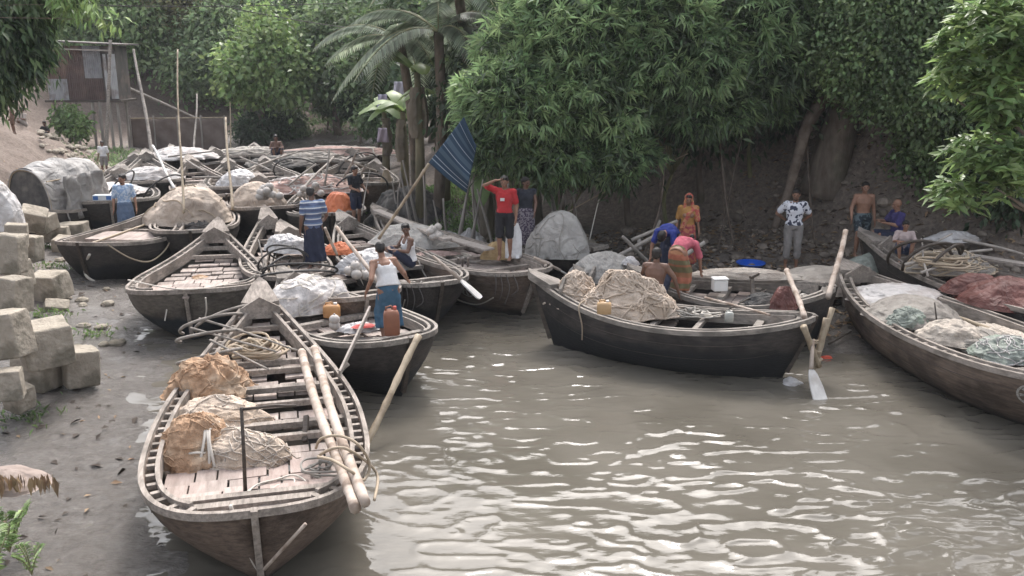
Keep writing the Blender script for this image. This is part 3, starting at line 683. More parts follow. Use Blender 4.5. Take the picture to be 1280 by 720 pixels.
# ---- boat A load
def A(px, py, z): return P(px, py, z)
heap('fishing_net', 'brown nylon net bunched over a pale net, farther heap in the nearest boat', 'fishing net', A(266, 490, .62), (.40, .36, .40), .2, 3, NM['brown'], .26, 1.6, strands=22, smat=NM['brown'], srad=.008)
heap('fishing_net', 'pale cream net folded between the two brown nets of the nearest boat', 'fishing net', A(272, 525, .62), (.42, .28, .25), -.1, 8, NM['tan'], .20, 1.5, strands=14, smat=NM['cream'], srad=.007)
heap('fishing_net', 'brown nylon net tied with a white rope, nearer heap in the nearest boat', 'fishing net', A(250, 568, .62), (.33, .30, .36), .1, 12, NM['brown'], .26, 1.8, strands=20, smat=NM['brown'], srad=.007)
heap('fishing_net', 'pale tan net trailing right from the rope-tied brown net', 'fishing net', A(300, 572, .62), (.40, .24, .26), -.1, 15, NM['tan'], .20, 1.6, strands=26, smat=NM['cream'], srad=.008)
c_ = A(268, 570, .62)
for i, dx in enumerate((-.07, 0, .06)):
    rope('white rope strand tied over the nearer brown net, strand %s' % ('on its left', 'in the middle', 'on its right')[i], [c_ + Vector((dx + .05 * math.sin(a * 2 + i), -.31 * math.cos(a), .0 + .37 * math.sin(a))) for a in np.linspace(.05, 3.0, 9)], .016, 'w', group='rope strands over the brown net')
coil('knot of white rope ends beside the nearer brown net', A(247, 578, .64), .12, 5, 77, 'w', .013, .16)
coil('thick coil of pale rope in the narrow end of the nearest boat', A(318, 443, .76), .42, 14, 4, RM_['t'], .018, .20)
coil('loose pale rope tangle at the broad end of the nearest boat', A(352, 615, .62), .34, 5, 9, 'w', .010, .05)
coil('small pale rope tangle under the two logs on the nearest boat', A(408, 590, .64), .28, 6, 11, 'g', .012, .12)
def log(label, a, b, r): return pole(label, a, b, r, r * .92, 'pole', False, 'log', 'log', wob=.008)
log('long peeled log along the right rail of the nearest boat, left one of the pair', A(376, 440, 1.0), A(441, 636, 1.12), .054)
log('long peeled log along the right rail of the nearest boat, right one of the pair', A(391, 436, 1.06), A(455, 629, 1.17), .052)
rope('pale rope lashed round the two logs of the nearest boat', [A(395, 560, 1.0), A(402, 548, 1.2), A(425, 545, 1.26), A(448, 556, 1.2), A(462, 580, .95), A(455, 600, .85), A(440, 590, 1.24), A(415, 575, 1.22), A(398, 570, 1.05), A(430, 560, 1.27), A(470, 590, .8), A(468, 625, .75)], .015, 't')
o = thing('upright_stick', 'thin iron stick with a crossbar standing near the broad end of the nearest boat', 'stick', A(307, 622, .68))
g = MB(); g.tube([(0, 0, 0), (.01, .02, .45), (.02, .03, .92)], [.02, .018, .017], 8); g.build('shaft', WD['dark'], o, True)
g = MB(); g.tube([(.02, .03, .90), (.32, .08, .92), (.52, .12, .90)], .014, 7); g.build('crossbar', WD['dark'], o, True)
plank('short brown post wedged beside the logs in the nearest boat', A(381, 552, .62), A(383, 520, .80), .06, .05, 'dark', (0, 1, 0))
for i, (px, py, r_, tl, tw) in enumerate(((262, 420, .36, 1.15, 'outermost'), (268, 405, .40, 1.0, 'second'), (262, 445, .34, 1.2, 'lowest'), (285, 398, .42, .95, 'innermost'))):
    hoop('grey bent-wood hoop over the left rail of the nearest boat, %s of four' % tw, A(px, py, .92), r_, .5 + .12 * i, tl, 'railb', .024, 0, 215, 'bent wood hoops', 1.25)
for i, (q1, q2) in enumerate((((238, 410, 1.0), (345, 440, .95)), ((250, 398, 1.05), (372, 438, .98)), ((262, 425, 1.0), (335, 462, .9)))):
    pole('thin dark stick lying across the narrow end of the nearest boat, %s' % ('nearest the left rail', 'longest', 'nearest the rope coil')[i], A(*q1), A(*q2), .018, .014, 'railb', False, 'stick', 'stick')
rope('pale mooring rope hanging down the broad end of the nearest boat', [A(288, 632, 1.02), A(296, 655, .8), A(306, 682, .55), A(318, 706, .3), A(328, 720, .12)], .017, 'w')
pole('thin wooden stay leaning against the stem of the nearest boat', A(330, 712, .35), A(382, 655, .85), .016, .016, 'pole', False, 'stick', 'stick')
# gear round boat N
pole('long bamboo pole leaning from the dark bow down into the water', P(524, 420, 1.1), P(452, 566, .02), .045, .04, 'bamboo')
plank('grey plank leaning between the nearest boat and the dark-bowed boat', P(462, 386, 1.25), P(424, 468, .85), .11, .03, 'plank', (1, .6, 0))
pole('short thick peg on the right rail of the nearest boat', rail_pt('A', .42, 1 if rail_pt('A', .42, 1).x > rail_pt('A', .42, -1).x else -1, .0), rail_pt('A', .42, 1 if rail_pt('A', .42, 1).x > rail_pt('A', .42, -1).x else -1, .12, .16), .03, .025, 'railb', False, 'peg', 'peg')
heap('fishing_net', 'large whitish net heap at the far end of the dark-bowed boat', 'fishing net', P(385, 384, .72), (.55, .45, .52), .4, 21, NM['white'], .16, 1.5, strands=16, smat=RM_['w'], srad=.008)
JO = Msolid('orange plastic', (.48, .25, .10), .5); JB = Msolid('brown plastic', (.26, .11, .065), .5); JY = Msolid('tan plastic', (.55, .36, .19), .45)
jug('orange jerrycan on the deck beside the whitish net heap', P(415, 396, .72), .27, .18, .22, JO, .1)
jug('tall brown jerrycan at the bow by the man in a white vest', P(490, 418, .85), .23, .19, .40, JB, .2)
o = thing('bucket', 'dark blue bucket beside the whitish net heap', 'bucket', P(379, 388, .74), 0)
g = MB(); g.loft([[Vector((r_ * math.cos(a), r_ * math.sin(a), z)) for a in np.linspace(0, 2 * math.pi, 17)[:-1]] for z, r_ in ((0, .10), (.2, .14), (.2, .13), (.03, .09))]); g.build('body', Msolid('dark blue plastic', (.03, .05, .10), .4), o, True)
g = MB(); g.tube([Vector((.14 * math.cos(a), .14 * math.sin(a), .2)) for a in np.linspace(0, 2 * math.pi, 20)], .009, 6); g.build('rim', Msolid('dark blue plastic rim', (.04, .06, .12), .4), o, True)
floats('round tan float on the boards by the orange jerrycan', P(416, 414, .72), 2, .085, .10, 5, FW, 'floats by the orange jerrycan')
heap('cloth_pile', 'small whitish cloth pile with a red strip in the dark-bowed boat', 'cloth', P(448, 412, .72), (.24, .14, .10), .1, 31, TM['white'], .2, 1.6)
heap('cloth_pile', 'flat red cloth scrap by the brown jerrycan', 'cloth', P(455, 408, .80), (.13, .07, .035), .4, 32, Msolid('red cloth', (.5, .06, .05)), .2, 1.6)
# boats L, K, M, O
heap('plastic_bundle', 'white plastic bundle right of the man in the striped shirt', 'bundle', P(462, 338, .75), (.46, .32, .40), .2, 41, TM['white'], .18, 1.4)
floats('white round float beside the dark hoops', P(447, 352, .78), 5, .10, .2, 6, FW, 'floats beside the dark hoops')
heap('cloth_pile', 'rust red cloth behind the man in the striped shirt', 'cloth', P(423, 316, .8), (.28, .18, .2), 0, 42, TM['orange'], .2, 1.5)
for i, (px, py, r_, yw, tl) in enumerate(((352, 328, .35, .6, .5), (360, 318, .34, -.3, .8), (375, 338, .52, .1, 1.1), (372, 344, .50, .25, 1.2), (345, 335, .30, 1.2, .7))):
    hoop('black bent pipe hoop round the striped-shirt man, %s' % ('upright one', 'tall one', 'upper flat one', 'lower flat one', 'small one')[i], P(px, py, .95), r_, yw, tl, 'black', .02, -40, 230, 'black pipe hoops', 1.3)
pole('pale thick pole sloping down to the white-vest man from the striped-shirt man', P(421, 284, 1.75), P(472, 352, 1.05), .035, .035, 'pole', False, 'pole', 'pole')
pole('pale pole held low by the striped-shirt man', P(406, 285, 1.6), P(421, 318, .95), .03, .03, 'pole', False, 'pole', 'pole')
plank('short grey plank stuck upright beside the white plastic bundle', P(444, 345, .9), P(452, 318, 1.25), .08, .03, 'plank', (1, 0, 0))
heap('fishing_net', 'pale net bundle on the reddish-decked boat', 'fishing net', P(362, 312, .85), (.45, .28, .30), -.4, 45, TM['white'], .2, 1.5)
pole('thin dark stick standing in the reddish-decked boat', P(332, 342, .75), P(323, 300, 1.15), .022, .018, 'dark', False, 'stick', 'stick')
heap('tarpaulin', 'large grey sheet heaped between the seated man and the flag pole', 'tarpaulin', P(515, 304, .75), (.68, .42, .38), -.3, 51, TM['grey'], .14, 1.2)
floats('whitish round float on the grey sheet behind the seated man', P(546, 300, .98), 9, .085, .2, 7, FW, 'floats on the grey sheet')
plank('long pale plank on the far rail behind the grey sheet', P(470, 263, 1.15), P(560, 300, 1.05), .20, .06, 'plank')
plank('wide grey plank along the far side of the long brown boat', P(556, 296, 1.0), P(612, 312, .98), .26, .04, 'plank')
heap('cloth_pile', 'pinkish net scraps on the boards of the long brown boat', 'cloth', P(546, 318, .72), (.35, .15, .07), .1, 52, NM['pink'], .2, 1.6)
heap('sack', 'yellowish brown sack behind the boy in red', 'sack', P(622, 322, .72), (.27, .2, .34), .1, 53, M('jute sack', (.28, .19, .09), (.42, .30, .16), 6, .9, .4, .01), .10, 1.2)
for i, px in enumerate((571, 578, 585)):
    plank('short upright peg in the long brown boat, %s' % ('left of three', 'middle of three', 'right of three')[i], P(px, 333, .68), P(px + 2 - i, 322, .92), .045, .03, 'plank', (0, 1, 0), 'upright pegs')
oar('oar with a bleached blade hanging over the painted bow into the water', P(541, 320, 1.42), P(576, 350, 1.02), P(601, 373, .72))
oar('oar with a pale blade lying from the grey mound to the water', P(668, 322, 1.1), P(700, 338, .75), P(716, 348, .55))
rope('pale rope looping down the hull of the long brown boat', [rail_pt('O', .62, -1, 0, .05), rail_pt('O', .66, -1, 0, .04, .35), rail_pt('O', .74, -1, 0, .04, .62), rail_pt('O', .84, -1, 0, .04, .68), rail_pt('O', .93, -1, 0, .04, .5)], .014, 'w')
rope('pale rope looping under the white wheel of the middle bow', [rail_pt('M', .74, -1, 0, .05), rail_pt('M', .80, -1, 0, .04, .5), rail_pt('M', .88, -1, 0, .04, .62), rail_pt('M', .95, -1, 0, .04, .3)], .014, 'w')
for k_, key in enumerate(('M', 'O')):
    for i in range(4):
        t = .955 + .011 * i; a = rail_pt(key, t, -1, 0, .05); 
        rope('pale rope end dangling from the %s painted bow, %s' % (('left', 'right')[k_], ('first', 'second', 'third', 'last')[i] + ' towards the stem'), [a, a + Vector((.03 * i, -.08, -.25)), a + Vector((-.03, -.05, -.38 - .08 * (i % 3)))], .009, 'd', group='rope ends on the painted bows')
# flag
fa, fb = P(474, 298, .9), PY(536, 205, 18.8)
pole('long brown bamboo pole holding up the blue striped cloth', fa, fb, .032, .028, 'bamboo')
def flag():
    m = bpy.data.materials.new('blue striped cloth'); m.use_nodes = True; n = m.node_tree; b = n.nodes['Principled BSDF']; L = n.links.new
    uv = n.nodes.new('ShaderNodeAttribute'); uv.attribute_name = 'st'; sp = n.nodes.new('ShaderNodeSeparateXYZ'); L(uv.outputs['Vector'], sp.inputs[0])
    r = n.nodes.new('ShaderNodeValToRGB'); r.color_ramp.interpolation = 'CONSTANT'; e = r.color_ramp.elements
    blue, pale, mid = (.022, .048, .082, 1), (.26, .30, .34, 1), (.06, .095, .13, 1)
    st = [(0, blue), (.08, pale), (.095, blue), (.16, pale), (.175, blue), (.26, mid), (.34, blue), (.40, pale), (.415, blue), (.47, mid), (.56, blue), (.63, pale), (.645, blue), (.72, mid), (.78, blue), (.86, pale), (.875, blue)]
    e[0].position = 0; e[0].color = blue; e[1].position = .08; e[1].color = pale
    for p_, c in st[2:]: x = e.new(p_); x.color = c
    L(sp.outputs['X'], r.inputs[0]); L(r.outputs[0], b.inputs['Base Color']); b.inputs['Roughness'].default_value = .9
    c = [PY(536, 203, 18.8), PY(580, 146, 19.0), PY(596, 182, 19.1), PY(583, 242, 18.9)]
    V, st_, F = [], [], []; n1, n2 = 20, 16
    for i in range(n1 + 1):
        for j in range(n2 + 1):
            u, v = i / n1, j / n2                          # u along upper left edge (stripes across u), v downwards
            p = (c[0] * (1 - u) + c[1] * u) * (1 - v) + (c[3] * (1 - u) + c[2] * u) * v
            p = p + Vector((0, .09 * math.sin(u * 9 + v * 2) * (.3 + v), -.03 * math.sin(v * 3)))
            V.append(p); st_.append((u, v, 0))
    F = [(i * (n2 + 1) + j, i * (n2 + 1) + j + 1, (i + 1) * (n2 + 1) + j + 1, (i + 1) * (n2 + 1) + j) for i in range(n1) for j in range(n2)]
    g = MB(); g.add(V, F); o = g.build('striped_cloth', m, None, True, origin=c[0]); at = o.data.attributes.new('st', 'FLOAT_VECTOR', 'POINT')
    at.data.foreach_set('vector', np.array(st_, dtype=np.float32).ravel())
    s_ = o.modifiers.new('t', 'SOLIDIFY'); s_.thickness = .006
    tag(o, 'dark blue striped cloth hung on the long bamboo pole', 'cloth')
flag()
# mounds by the right bank
heap('tarpaulin', 'big grey netted mound on the small dark boat by the bank', 'net mound', P(696, 318, .75), (.56, .50, .78), 0, 61, TM['grey'], .07, 1.0, True, 14, RM_['g'], .008, flat=.05)
heap('tarpaulin', 'grey sack mound in the low boat behind the tan nets', 'sack', P(757, 347, .6), (.60, .42, .48), -.2, 62, TM['grey'], .10, 1.3, flat=.1)
heap('plastic_bag', 'white plastic bag beside the bare-backed man', 'bag', P(789, 330, .95), (.13, .11, .14), 0, 63, TM['white'], .15, 1.4)
heap('fishing_net', 'left tan net heap in the black boat in open water', 'fishing net', P(722, 380, .72), (.36, .30, .46), .1, 71, NM['tan'], .18, 1.5, strands=60, smat=NM['tan'], srad=.017)
heap('fishing_net', 'right and larger tan net heap in the black boat in open water', 'fishing net', P(784, 390, .70), (.58, .36, .56), -.1, 73, NM['tan'], .20, 1.6, strands=95, smat=NM['tan'], srad=.018)
jug('tan jerrycan in front of the tan nets', P(755, 392, .95), .22, .14, .20, JY, -.1)
jug('clear plastic bottle on the deck of the black boat', P(911, 402, .80), .13, .12, .17, Msolid('cloudy plastic', (.42, .42, .38), .25), 0, 'bottle')
coil('tangled dark and pale rope in the black boat right of the bare-backed man', P(862, 396, .66), .30, 7, 14, 'g', .014, .14)
coil('pale rope tangle in the black boat by the plastic bottle', P(884, 397, .68), .26, 5, 16, 'w', .013, .1)
rope('pale rope over the rail of the black boat below the tan nets', [onboat('Rb', .22, 0, .3), rail_pt('Rb', .22, RS, .05, .03), rail_pt('Rb', .23, RS, 0, .03, .25), rail_pt('Rb', .22, RS, 0, .03, .5)], .012, 't')
# boat S gear
o = thing('foam_box', 'small white foam box on the reddish boards', 'box', P(899, 363, .80), .1)
g = MB(); g.box((0, 0, .10), (.25, .18, .20)); b_ = g.build('body', Msolid('white foam', (.80, .79, .76)), o); b_.modifiers.new('b', 'BEVEL').width = .015
g = MB(); g.box((0, 0, .215), (.27, .20, .03)); b_ = g.build('lid', Msolid('white foam lid', (.78, .77, .74)), o); b_.modifiers.new('b', 'BEVEL').width = .01
pole('thin peeled pole across the reddish boards', P(882, 372, .85), P(962, 394, 1.0), .022, .018, 'pole', False, 'pole', 'pole')
pole('dark thin stick crossing behind the peeled pole on the reddish boards', P(905, 390, .85), P(958, 362, .9), .014, .012, 'dark', False, 'stick', 'stick')
plank('short dark upright post near the maroon bag', P(941, 372, .8), P(940, 346, 1.05), .06, .06, 'dark', (0, 1, 0))
plank('short dark crossbar on the upright post near the maroon bag', P(938, 347, 1.08), P(948, 342, 1.12), .06, .05, 'dark')
heap('bag', 'maroon bag standing at the right end of the reddish boards', 'bag', P(980, 384, .80), (.20, .15, .36), .2, 75, TM['maroon'], .10, 1.2)
heap('cloth_pile', 'dark rags left of the maroon bag', 'cloth', P(955, 378, .80), (.30, .16, .14), .1, 76, NM['dark'], .2, 1.6)
heap('fishing_net', 'beige net draped along the far rail of the reddish-decked boat', 'fishing net', P(925, 346, .92), (.80, .13, .14), -.12, 77, NM['cream'], .14, 1.8)
heap('fishing_net', 'spread beige net on the silt between the two right-hand boats', 'fishing net', P(1024, 358, .40), (.78, .50, .36), .1, 78, NM['cream'], .14, 1.3, flat=.3)
heap('fishing_net', 'green-grey net strip trailing from the beige net to the seated boy', 'fishing net', P(1085, 336, .55), (.65, .25, .26), .5, 79, NM['green'], .16, 1.6)
o = thing('basin', 'bright blue plastic basin on the bank beside the man in the patterned shirt', 'basin', P(938, 337, T(*P(938, 337, .3).xy) - .01), 0)
pr = [(0, .17), (.03, .19), (.14, .29), (.145, .305), (.16, .305), (.16, .275), (.04, .175)]
g = MB(); g.loft([[Vector((r_ * math.cos(a), r_ * math.sin(a), z)) for a in np.linspace(0, 2 * math.pi, 29)[:-1]] for z, r_ in pr]); g.build('bowl', Msolid('bright blue plastic', (.018, .10, .55), .35), o, True)
g = MB(); g.tube([Vector((.302 * math.cos(a), .302 * math.sin(a), .155)) for a in np.linspace(0, 2 * math.pi, 30)], .011, 6); g.build('rim', Msolid('bright blue rim', (.02, .13, .62), .35), o, True)
pole('pale bamboo pole standing at the right end of the reddish-decked boat', P(984, 338, 1.35), P(1006, 398, 1.0), .04, .04, 'pole')
pole('tall pale bamboo pole leaning beside the kneeling shirtless man', P(1057, 289, 1.75), P(1036, 372, 1.0), .042, .045, 'pole')
pole('short grey-brown bamboo lashed upright at the bow of the black boat', P(1034, 398, .95), P(1020, 452, .3), .05, .045, 'bamboo')
pole('second bamboo of the lashed bundle at the bow of the black boat', P(1004, 408, .95), P(1024, 458, .25), .045, .04, 'bamboo')
pole('third bamboo of the lashed bundle, leaning right', P(1040, 385, 1.05), P(1014, 470, .1), .04, .04, 'bamboo')
for i, (px, py, z) in enumerate(((1017, 430, .55), (1020, 442, .42), (1022, 452, .3))):
    coil('rope lashing on the bamboo bundle, %s' % ('upper', 'middle', 'lower')[i], P(px, py, z), .085, 4, 20 + i, 't', .014, .06, 'rope lashings')
oar('steering oar with a bleached blade dipping in the water at the black bow', P(1016, 425, .7), P(1014, 462, .35), P(1027, 505, -.05))
heap('plastic_bag', 'white plastic bag caught in the water below the black bow', 'bag', P(990, 482, -.03), (.12, .10, .13), 0, 81, TM['white'], .2, 1.5)
heap('plastic_bag', 'small reddish wrapper floating beside the bamboo bundle', 'bag', P(1033, 449, -.02), (.08, .05, .06), 0, 82, Msolid('red wrapper', (.6, .08, .04)), .2, 1.5)
pole('dark twig floating right of the bamboo bundle', P(1036, 430, .1), P(1064, 414, .2), .02, .012, 'dark', False, 'stick', 'stick')
# boats T and U
heap('fishing_net', 'white net at the pointed end of the big right boat', 'fishing net', P(1122, 372, .72), (.60, .56, .17), .2, 91, NM['white'], .20, 1.9)
heap('tarpaulin', 'grey blanket-like sheet folded over the white net in the big right boat', 'tarpaulin', P(1140, 396, .72), (.60, .52, .27), .3, 92, NM['grey'], .14, 1.2)
heap('fishing_net', 'green net clump beside the grey sheet in the big right boat', 'fishing net', P(1134, 404, .74), (.26, .22, .20), .3, 93, NM['green'], .22, 2.0, strands=14, smat=NM['green'], srad=.008)
heap('fishing_net', 'brownish grey net spread along the middle of the big right boat', 'fishing net', P(1214, 428, .70), (.46, .40, .20), -.3, 94, NM['grey'], .18, 1.5, strands=14, smat=RM_['g'], srad=.008)
heap('fishing_net', 'cream net with folds in the middle of the big right boat', 'fishing net', P(1190, 424, .74), (.38, .28, .26), -.5, 95, NM['cream'], .2, 1.4)
heap('fishing_net', 'pale green net clump at the near end of the big right boat', 'fishing net', P(1258, 444, .76), (.38, .34, .24), .1, 96, NM['green'], .22, 2.1, strands=26, smat=NM['white'], srad=.008)
pole('thin dark stick standing in the middle of the big right boat', P(1172, 408, .75), P(1168, 378, 1.1), .014, .01, 'dark', False, 'stick', 'stick')
heap('tarpaulin', 'maroon tarpaulin lying over the far right boat, right part', 'tarpaulin', P(1262, 378, .80), (.62, .52, .40), -.5, 97, TM['maroon'], .09, 1.1)
heap('tarpaulin', 'maroon tarpaulin end pulled to a point, left part', 'tarpaulin', P(1215, 364, .85), (.42, .28, .26), .1, 98, TM['maroon'], .10, 1.2)
heap('fishing_net', 'brown rope-like net heap at the pointed end of the far right boat', 'fishing net', P(1185, 336, .92), (.60, .40, .30), .1, 99, NM['grey'], .22, 2.0, strands=50, smat=RM_['t'], srad=.014)
coil('thick brown rope coil on the net of the far right boat', P(1180, 330, 1.15), .5, 8, 31, 't', .02, .14)
for i, (a, b, r_) in enumerate((((1130, 330, 1.15), (1240, 312, 1.25), .03), ((1150, 340, 1.1), (1226, 320, 1.2), .025), ((1140, 322, 1.2), (1190, 292, 1.6), .022), ((1160, 345, 1.05), (1150, 298, 1.5), .02), ((1205, 300, 1.3), (1280, 318, 1.25), .03))):
    pole('driftwood branch over the far right boat, %s' % ('longest flat one', 'lower flat one', 'one rising right', 'upright crooked one', 'one at the edge')[i], P(*a), P(*b), r_, r_ * .7, 'grey', False, 'branch', 'branch', 'driftwood branches', .03)
for i in range(3):
    hoop('grey bent-wood hoop behind the seated boy, %s' % ('left', 'middle', 'right')[i], P(1150 + 14 * i, 325 + 3 * i, 1.1), .46, .5 * i - .3, .5, 'dark', .03, -30, 200, 'hoops behind the boy', 1.2)
heap('cloth_pile', 'pale cloth behind the seated boy', 'cloth', P(1192, 300, 1.1), (.4, .2, .16), 0, 100, TM['white'], .2, 1.4)
plank('pale plank behind the driftwood at the right edge', P(1205, 318, 1.05), P(1290, 332, 1.1), .22, .05, 'plank')
# left and middle background loads
heap('fishing_net', 'large sand-coloured covered net mound behind the empty boat', 'net mound', P(236, 276, .75), (.80, .66, .78), .1, 111, TM['sand'], .10, 1.2, strands=8, smat=RM_['t'], srad=.014, flat=.15)
heap('cloth_pile', 'dark straw hanging under the sand-coloured mound', 'cloth', P(243, 296, .45), (.62, .30, .42), 0, 112, NM['dark'], .2, 2.2, strands=20, smat=RM_['d'], srad=.014)
heap('fishing_net', 'tan net mound under a cluster of white floats', 'net mound', P(322, 258, .75), (.66, .50, .58), .1, 113, TM['sand'], .10, 1.2, flat=.15)
floats('white round float on the tan net mound', P(338, 252, 1.15), 16, .105, .30, 8, FW, 'floats on the tan mound')
heap('plastic_bundle', 'pale grey plastic bundle beyond the white floats', 'bundle', P(298, 232, .8), (.55, .5, .48), .1, 114, TM['white'], .14, 1.3)
heap('plastic_bundle', 'pale bundle on the dark boat under the leaning white pole', 'bundle', P(190, 222, .9), (.70, .4, .30), .1, 115, NM['white'], .18, 1.5)
heap('fishing_net', 'small pale heap on the boat at the creek head', 'fishing net', P(228, 197, .9), (.9, .7, .35), .1, 116, NM['white'], .16, 1.5)
heap('tarpaulin', 'orange sheet spread over the boat behind the striped-shirt man', 'tarpaulin', P(424, 266, .85), (.36, .34, .50), -.5, 117, TM['orange'], .07, 1.0, flat=.1)
heap('fishing_net', 'pink and white net tangle between the far boats', 'fishing net', P(392, 238, .85), (1.05, .6, .42), .1, 118, NM['pink'], .2, 1.9, strands=40, smat=NM['white'], srad=.02)
heap('fishing_net', 'pale pinkish cloth along the farthest boat', 'cloth', P(425, 193, .85), (1.9, .35, .3), .05, 119, NM['pink'], .16, 1.6, strands=14, smat=RM_['w'], srad=.025)
heap('fishing_net', 'dark net heap among the far boats, left one', 'fishing net', P(352, 206, .8), (.9, .6, .26), 0, 120, NM['dark'], .22, 1.9, strands=20, smat=RM_['g'], srad=.02)
heap('fishing_net', 'grey net heap among the far boats, middle one', 'fishing net', P(318, 193, .8), (1.1, .6, .26), 0, 121, NM['grey'], .22, 1.9, strands=20, smat=RM_['w'], srad=.02)
heap('fishing_net', 'grey net heap beside the crossed bamboo poles', 'fishing net', P(385, 200, .8), (1.0, .6, .26), 0, 122, NM['grey'], .22, 1.9, strands=20, smat=RM_['g'], srad=.02)
floats('whitish float in the boat right of the tan mound', P(392, 252, .85), 8, .10, .4, 9, FW, 'floats right of the tan mound')
coil('dark rope coil in the boat right of the tan mound', P(384, 262, .8), .45, 6, 41, 'd', .025, .2)
heap('fishing_net', 'whitish broken boards and net on the boat behind the blue-shirted man', 'fishing net', P(132, 240, .72), (.85, .8, .22), .1, 123, NM['white'], .2, 1.9)
o = thing('cooler_box', 'blue and white striped cooler box on the bow of the black-hulled boat', 'box', P(130, 250, .98), .05)
g = MB(); g.box((0, 0, .07), (.50, .22, .14)); g.build('body', Msolid('cooler white', (.62, .66, .68)), o)
for dx in (-.17, .17):
    g = MB(); g.box((dx, -.112, .07), (.13, .008, .10)); g.build('blue_panel', Msolid('cooler blue', (.04, .14, .40)), o)
rg = random.Random(5)
sticks = [((380, 236, 1.2), (416, 196, 1.6)), ((360, 232, 1.1), (395, 205, 1.6)), ((300, 215, 1.1), (372, 190, 1.4)), ((240, 222, 1.0), (302, 221, 1.0)), ((355, 190, 1.3), (440, 186, 1.5)), ((430, 222, 1.0), (446, 190, 2.0)), ((392, 196, 1.2), (452, 204, 1.3)),
          ((256, 214, 1.1), (232, 200, 1.3)), ((340, 214, 1.1), (300, 196, 1.5)), ((406, 232, 1.1), (412, 186, 2.1)), ((210, 196, 1.1), (268, 189, 1.4)), ((470, 214, .9), (430, 200, 1.6)), ((445, 240, .9), (456, 206, 2.0))]
wh = ['rising beside the pink net', 'crossing it low', 'long one slanting up right', 'flat one over the bare far boat', 'flat one at the back', 'steep one near the grassy bank', 'flat one right of the pink net', 'short one at the left', 'slanting up left', 'upright one in the middle', 'low one far left', 'low one far right', 'leaning on the grassy bank']
for (a, b), t_ in zip(sticks, wh):
    pole('thin pole among the far boats, %s' % t_, P(*a), P(*b), .035, .025, 'grey', False, 'pole', 'pole', 'thin poles among the far boats', .015)
for i, (px, py) in enumerate(((372, 215), (452, 236), (448, 208), (205, 240), (150, 235))):
    hoop('dark hoop among the far boats, %s' % ('middle one', 'one on the grassy bank', 'rightmost one', 'one by the sand-coloured mound', 'leftmost one')[i], P(px, py, .9), .6, .4 * i, .6, 'black', .025, -10, 200, 'far hoops', 1.3)
pole('tall thin bamboo pole rising from the sand-coloured mound', P(228, 266, 1.3), PY(222, 62, 23.5), .028, .016, 'bamboo', group=None)
pole('thin upright bamboo pole by the tan net mound', P(290, 262, .9), PY(282, 147, 25.5), .035, .025, 'bamboo')
pole('thin pole rising far back right of the net fence', P(288, 188, .5), PY(288, 128, 41), .03, .02, 'bamboo')
pole('white pole leaning over the dark-hulled boat', P(219, 236, 1.1), PY(190, 182, 28.5), .04, .035, 'blade', False, 'pole', 'pole')
pole('thick grey pole leaning behind the far left boats', P(190, 196, .6), PY(168, 62, 41), .075, .05, 'railb', False, 'pole', 'pole')
pole('thin pole standing right of the leaning grey pole', P(243, 190, .3), PY(246, 118, 46), .05, .04, 'grey', False, 'pole', 'pole')
pole('branch lying across the silt left of the black boats', P(30, 232, 1.0), P(52, 208, 1.5), .05, .04, 'pole', False, 'branch', 'branch')
# driftwood in front of the plastic roofed boat
o = thing('driftwood_branch', 'pale forked driftwood branch leaning on the plastic-roofed boat', 'branch', P(22, 240, .9))
a0 = P(22, 240, .9)
for q1, q2, r_ in (((18, 236, .9), (55, 206, 1.6), .07), ((30, 238, .9), (53, 230, 1.1), .08), ((34, 238, .9), (38, 212, 1.4), .05)):
    g = MB(); p1, p2 = P(*q1) - a0, P(*q2) - a0; g.tube([p1, p1.lerp(p2, .5) + Vector((0, 0, .05)), p2], [r_, r_ * .8, r_ * .5], 8); g.build('limb', WD['pole'], o, True)
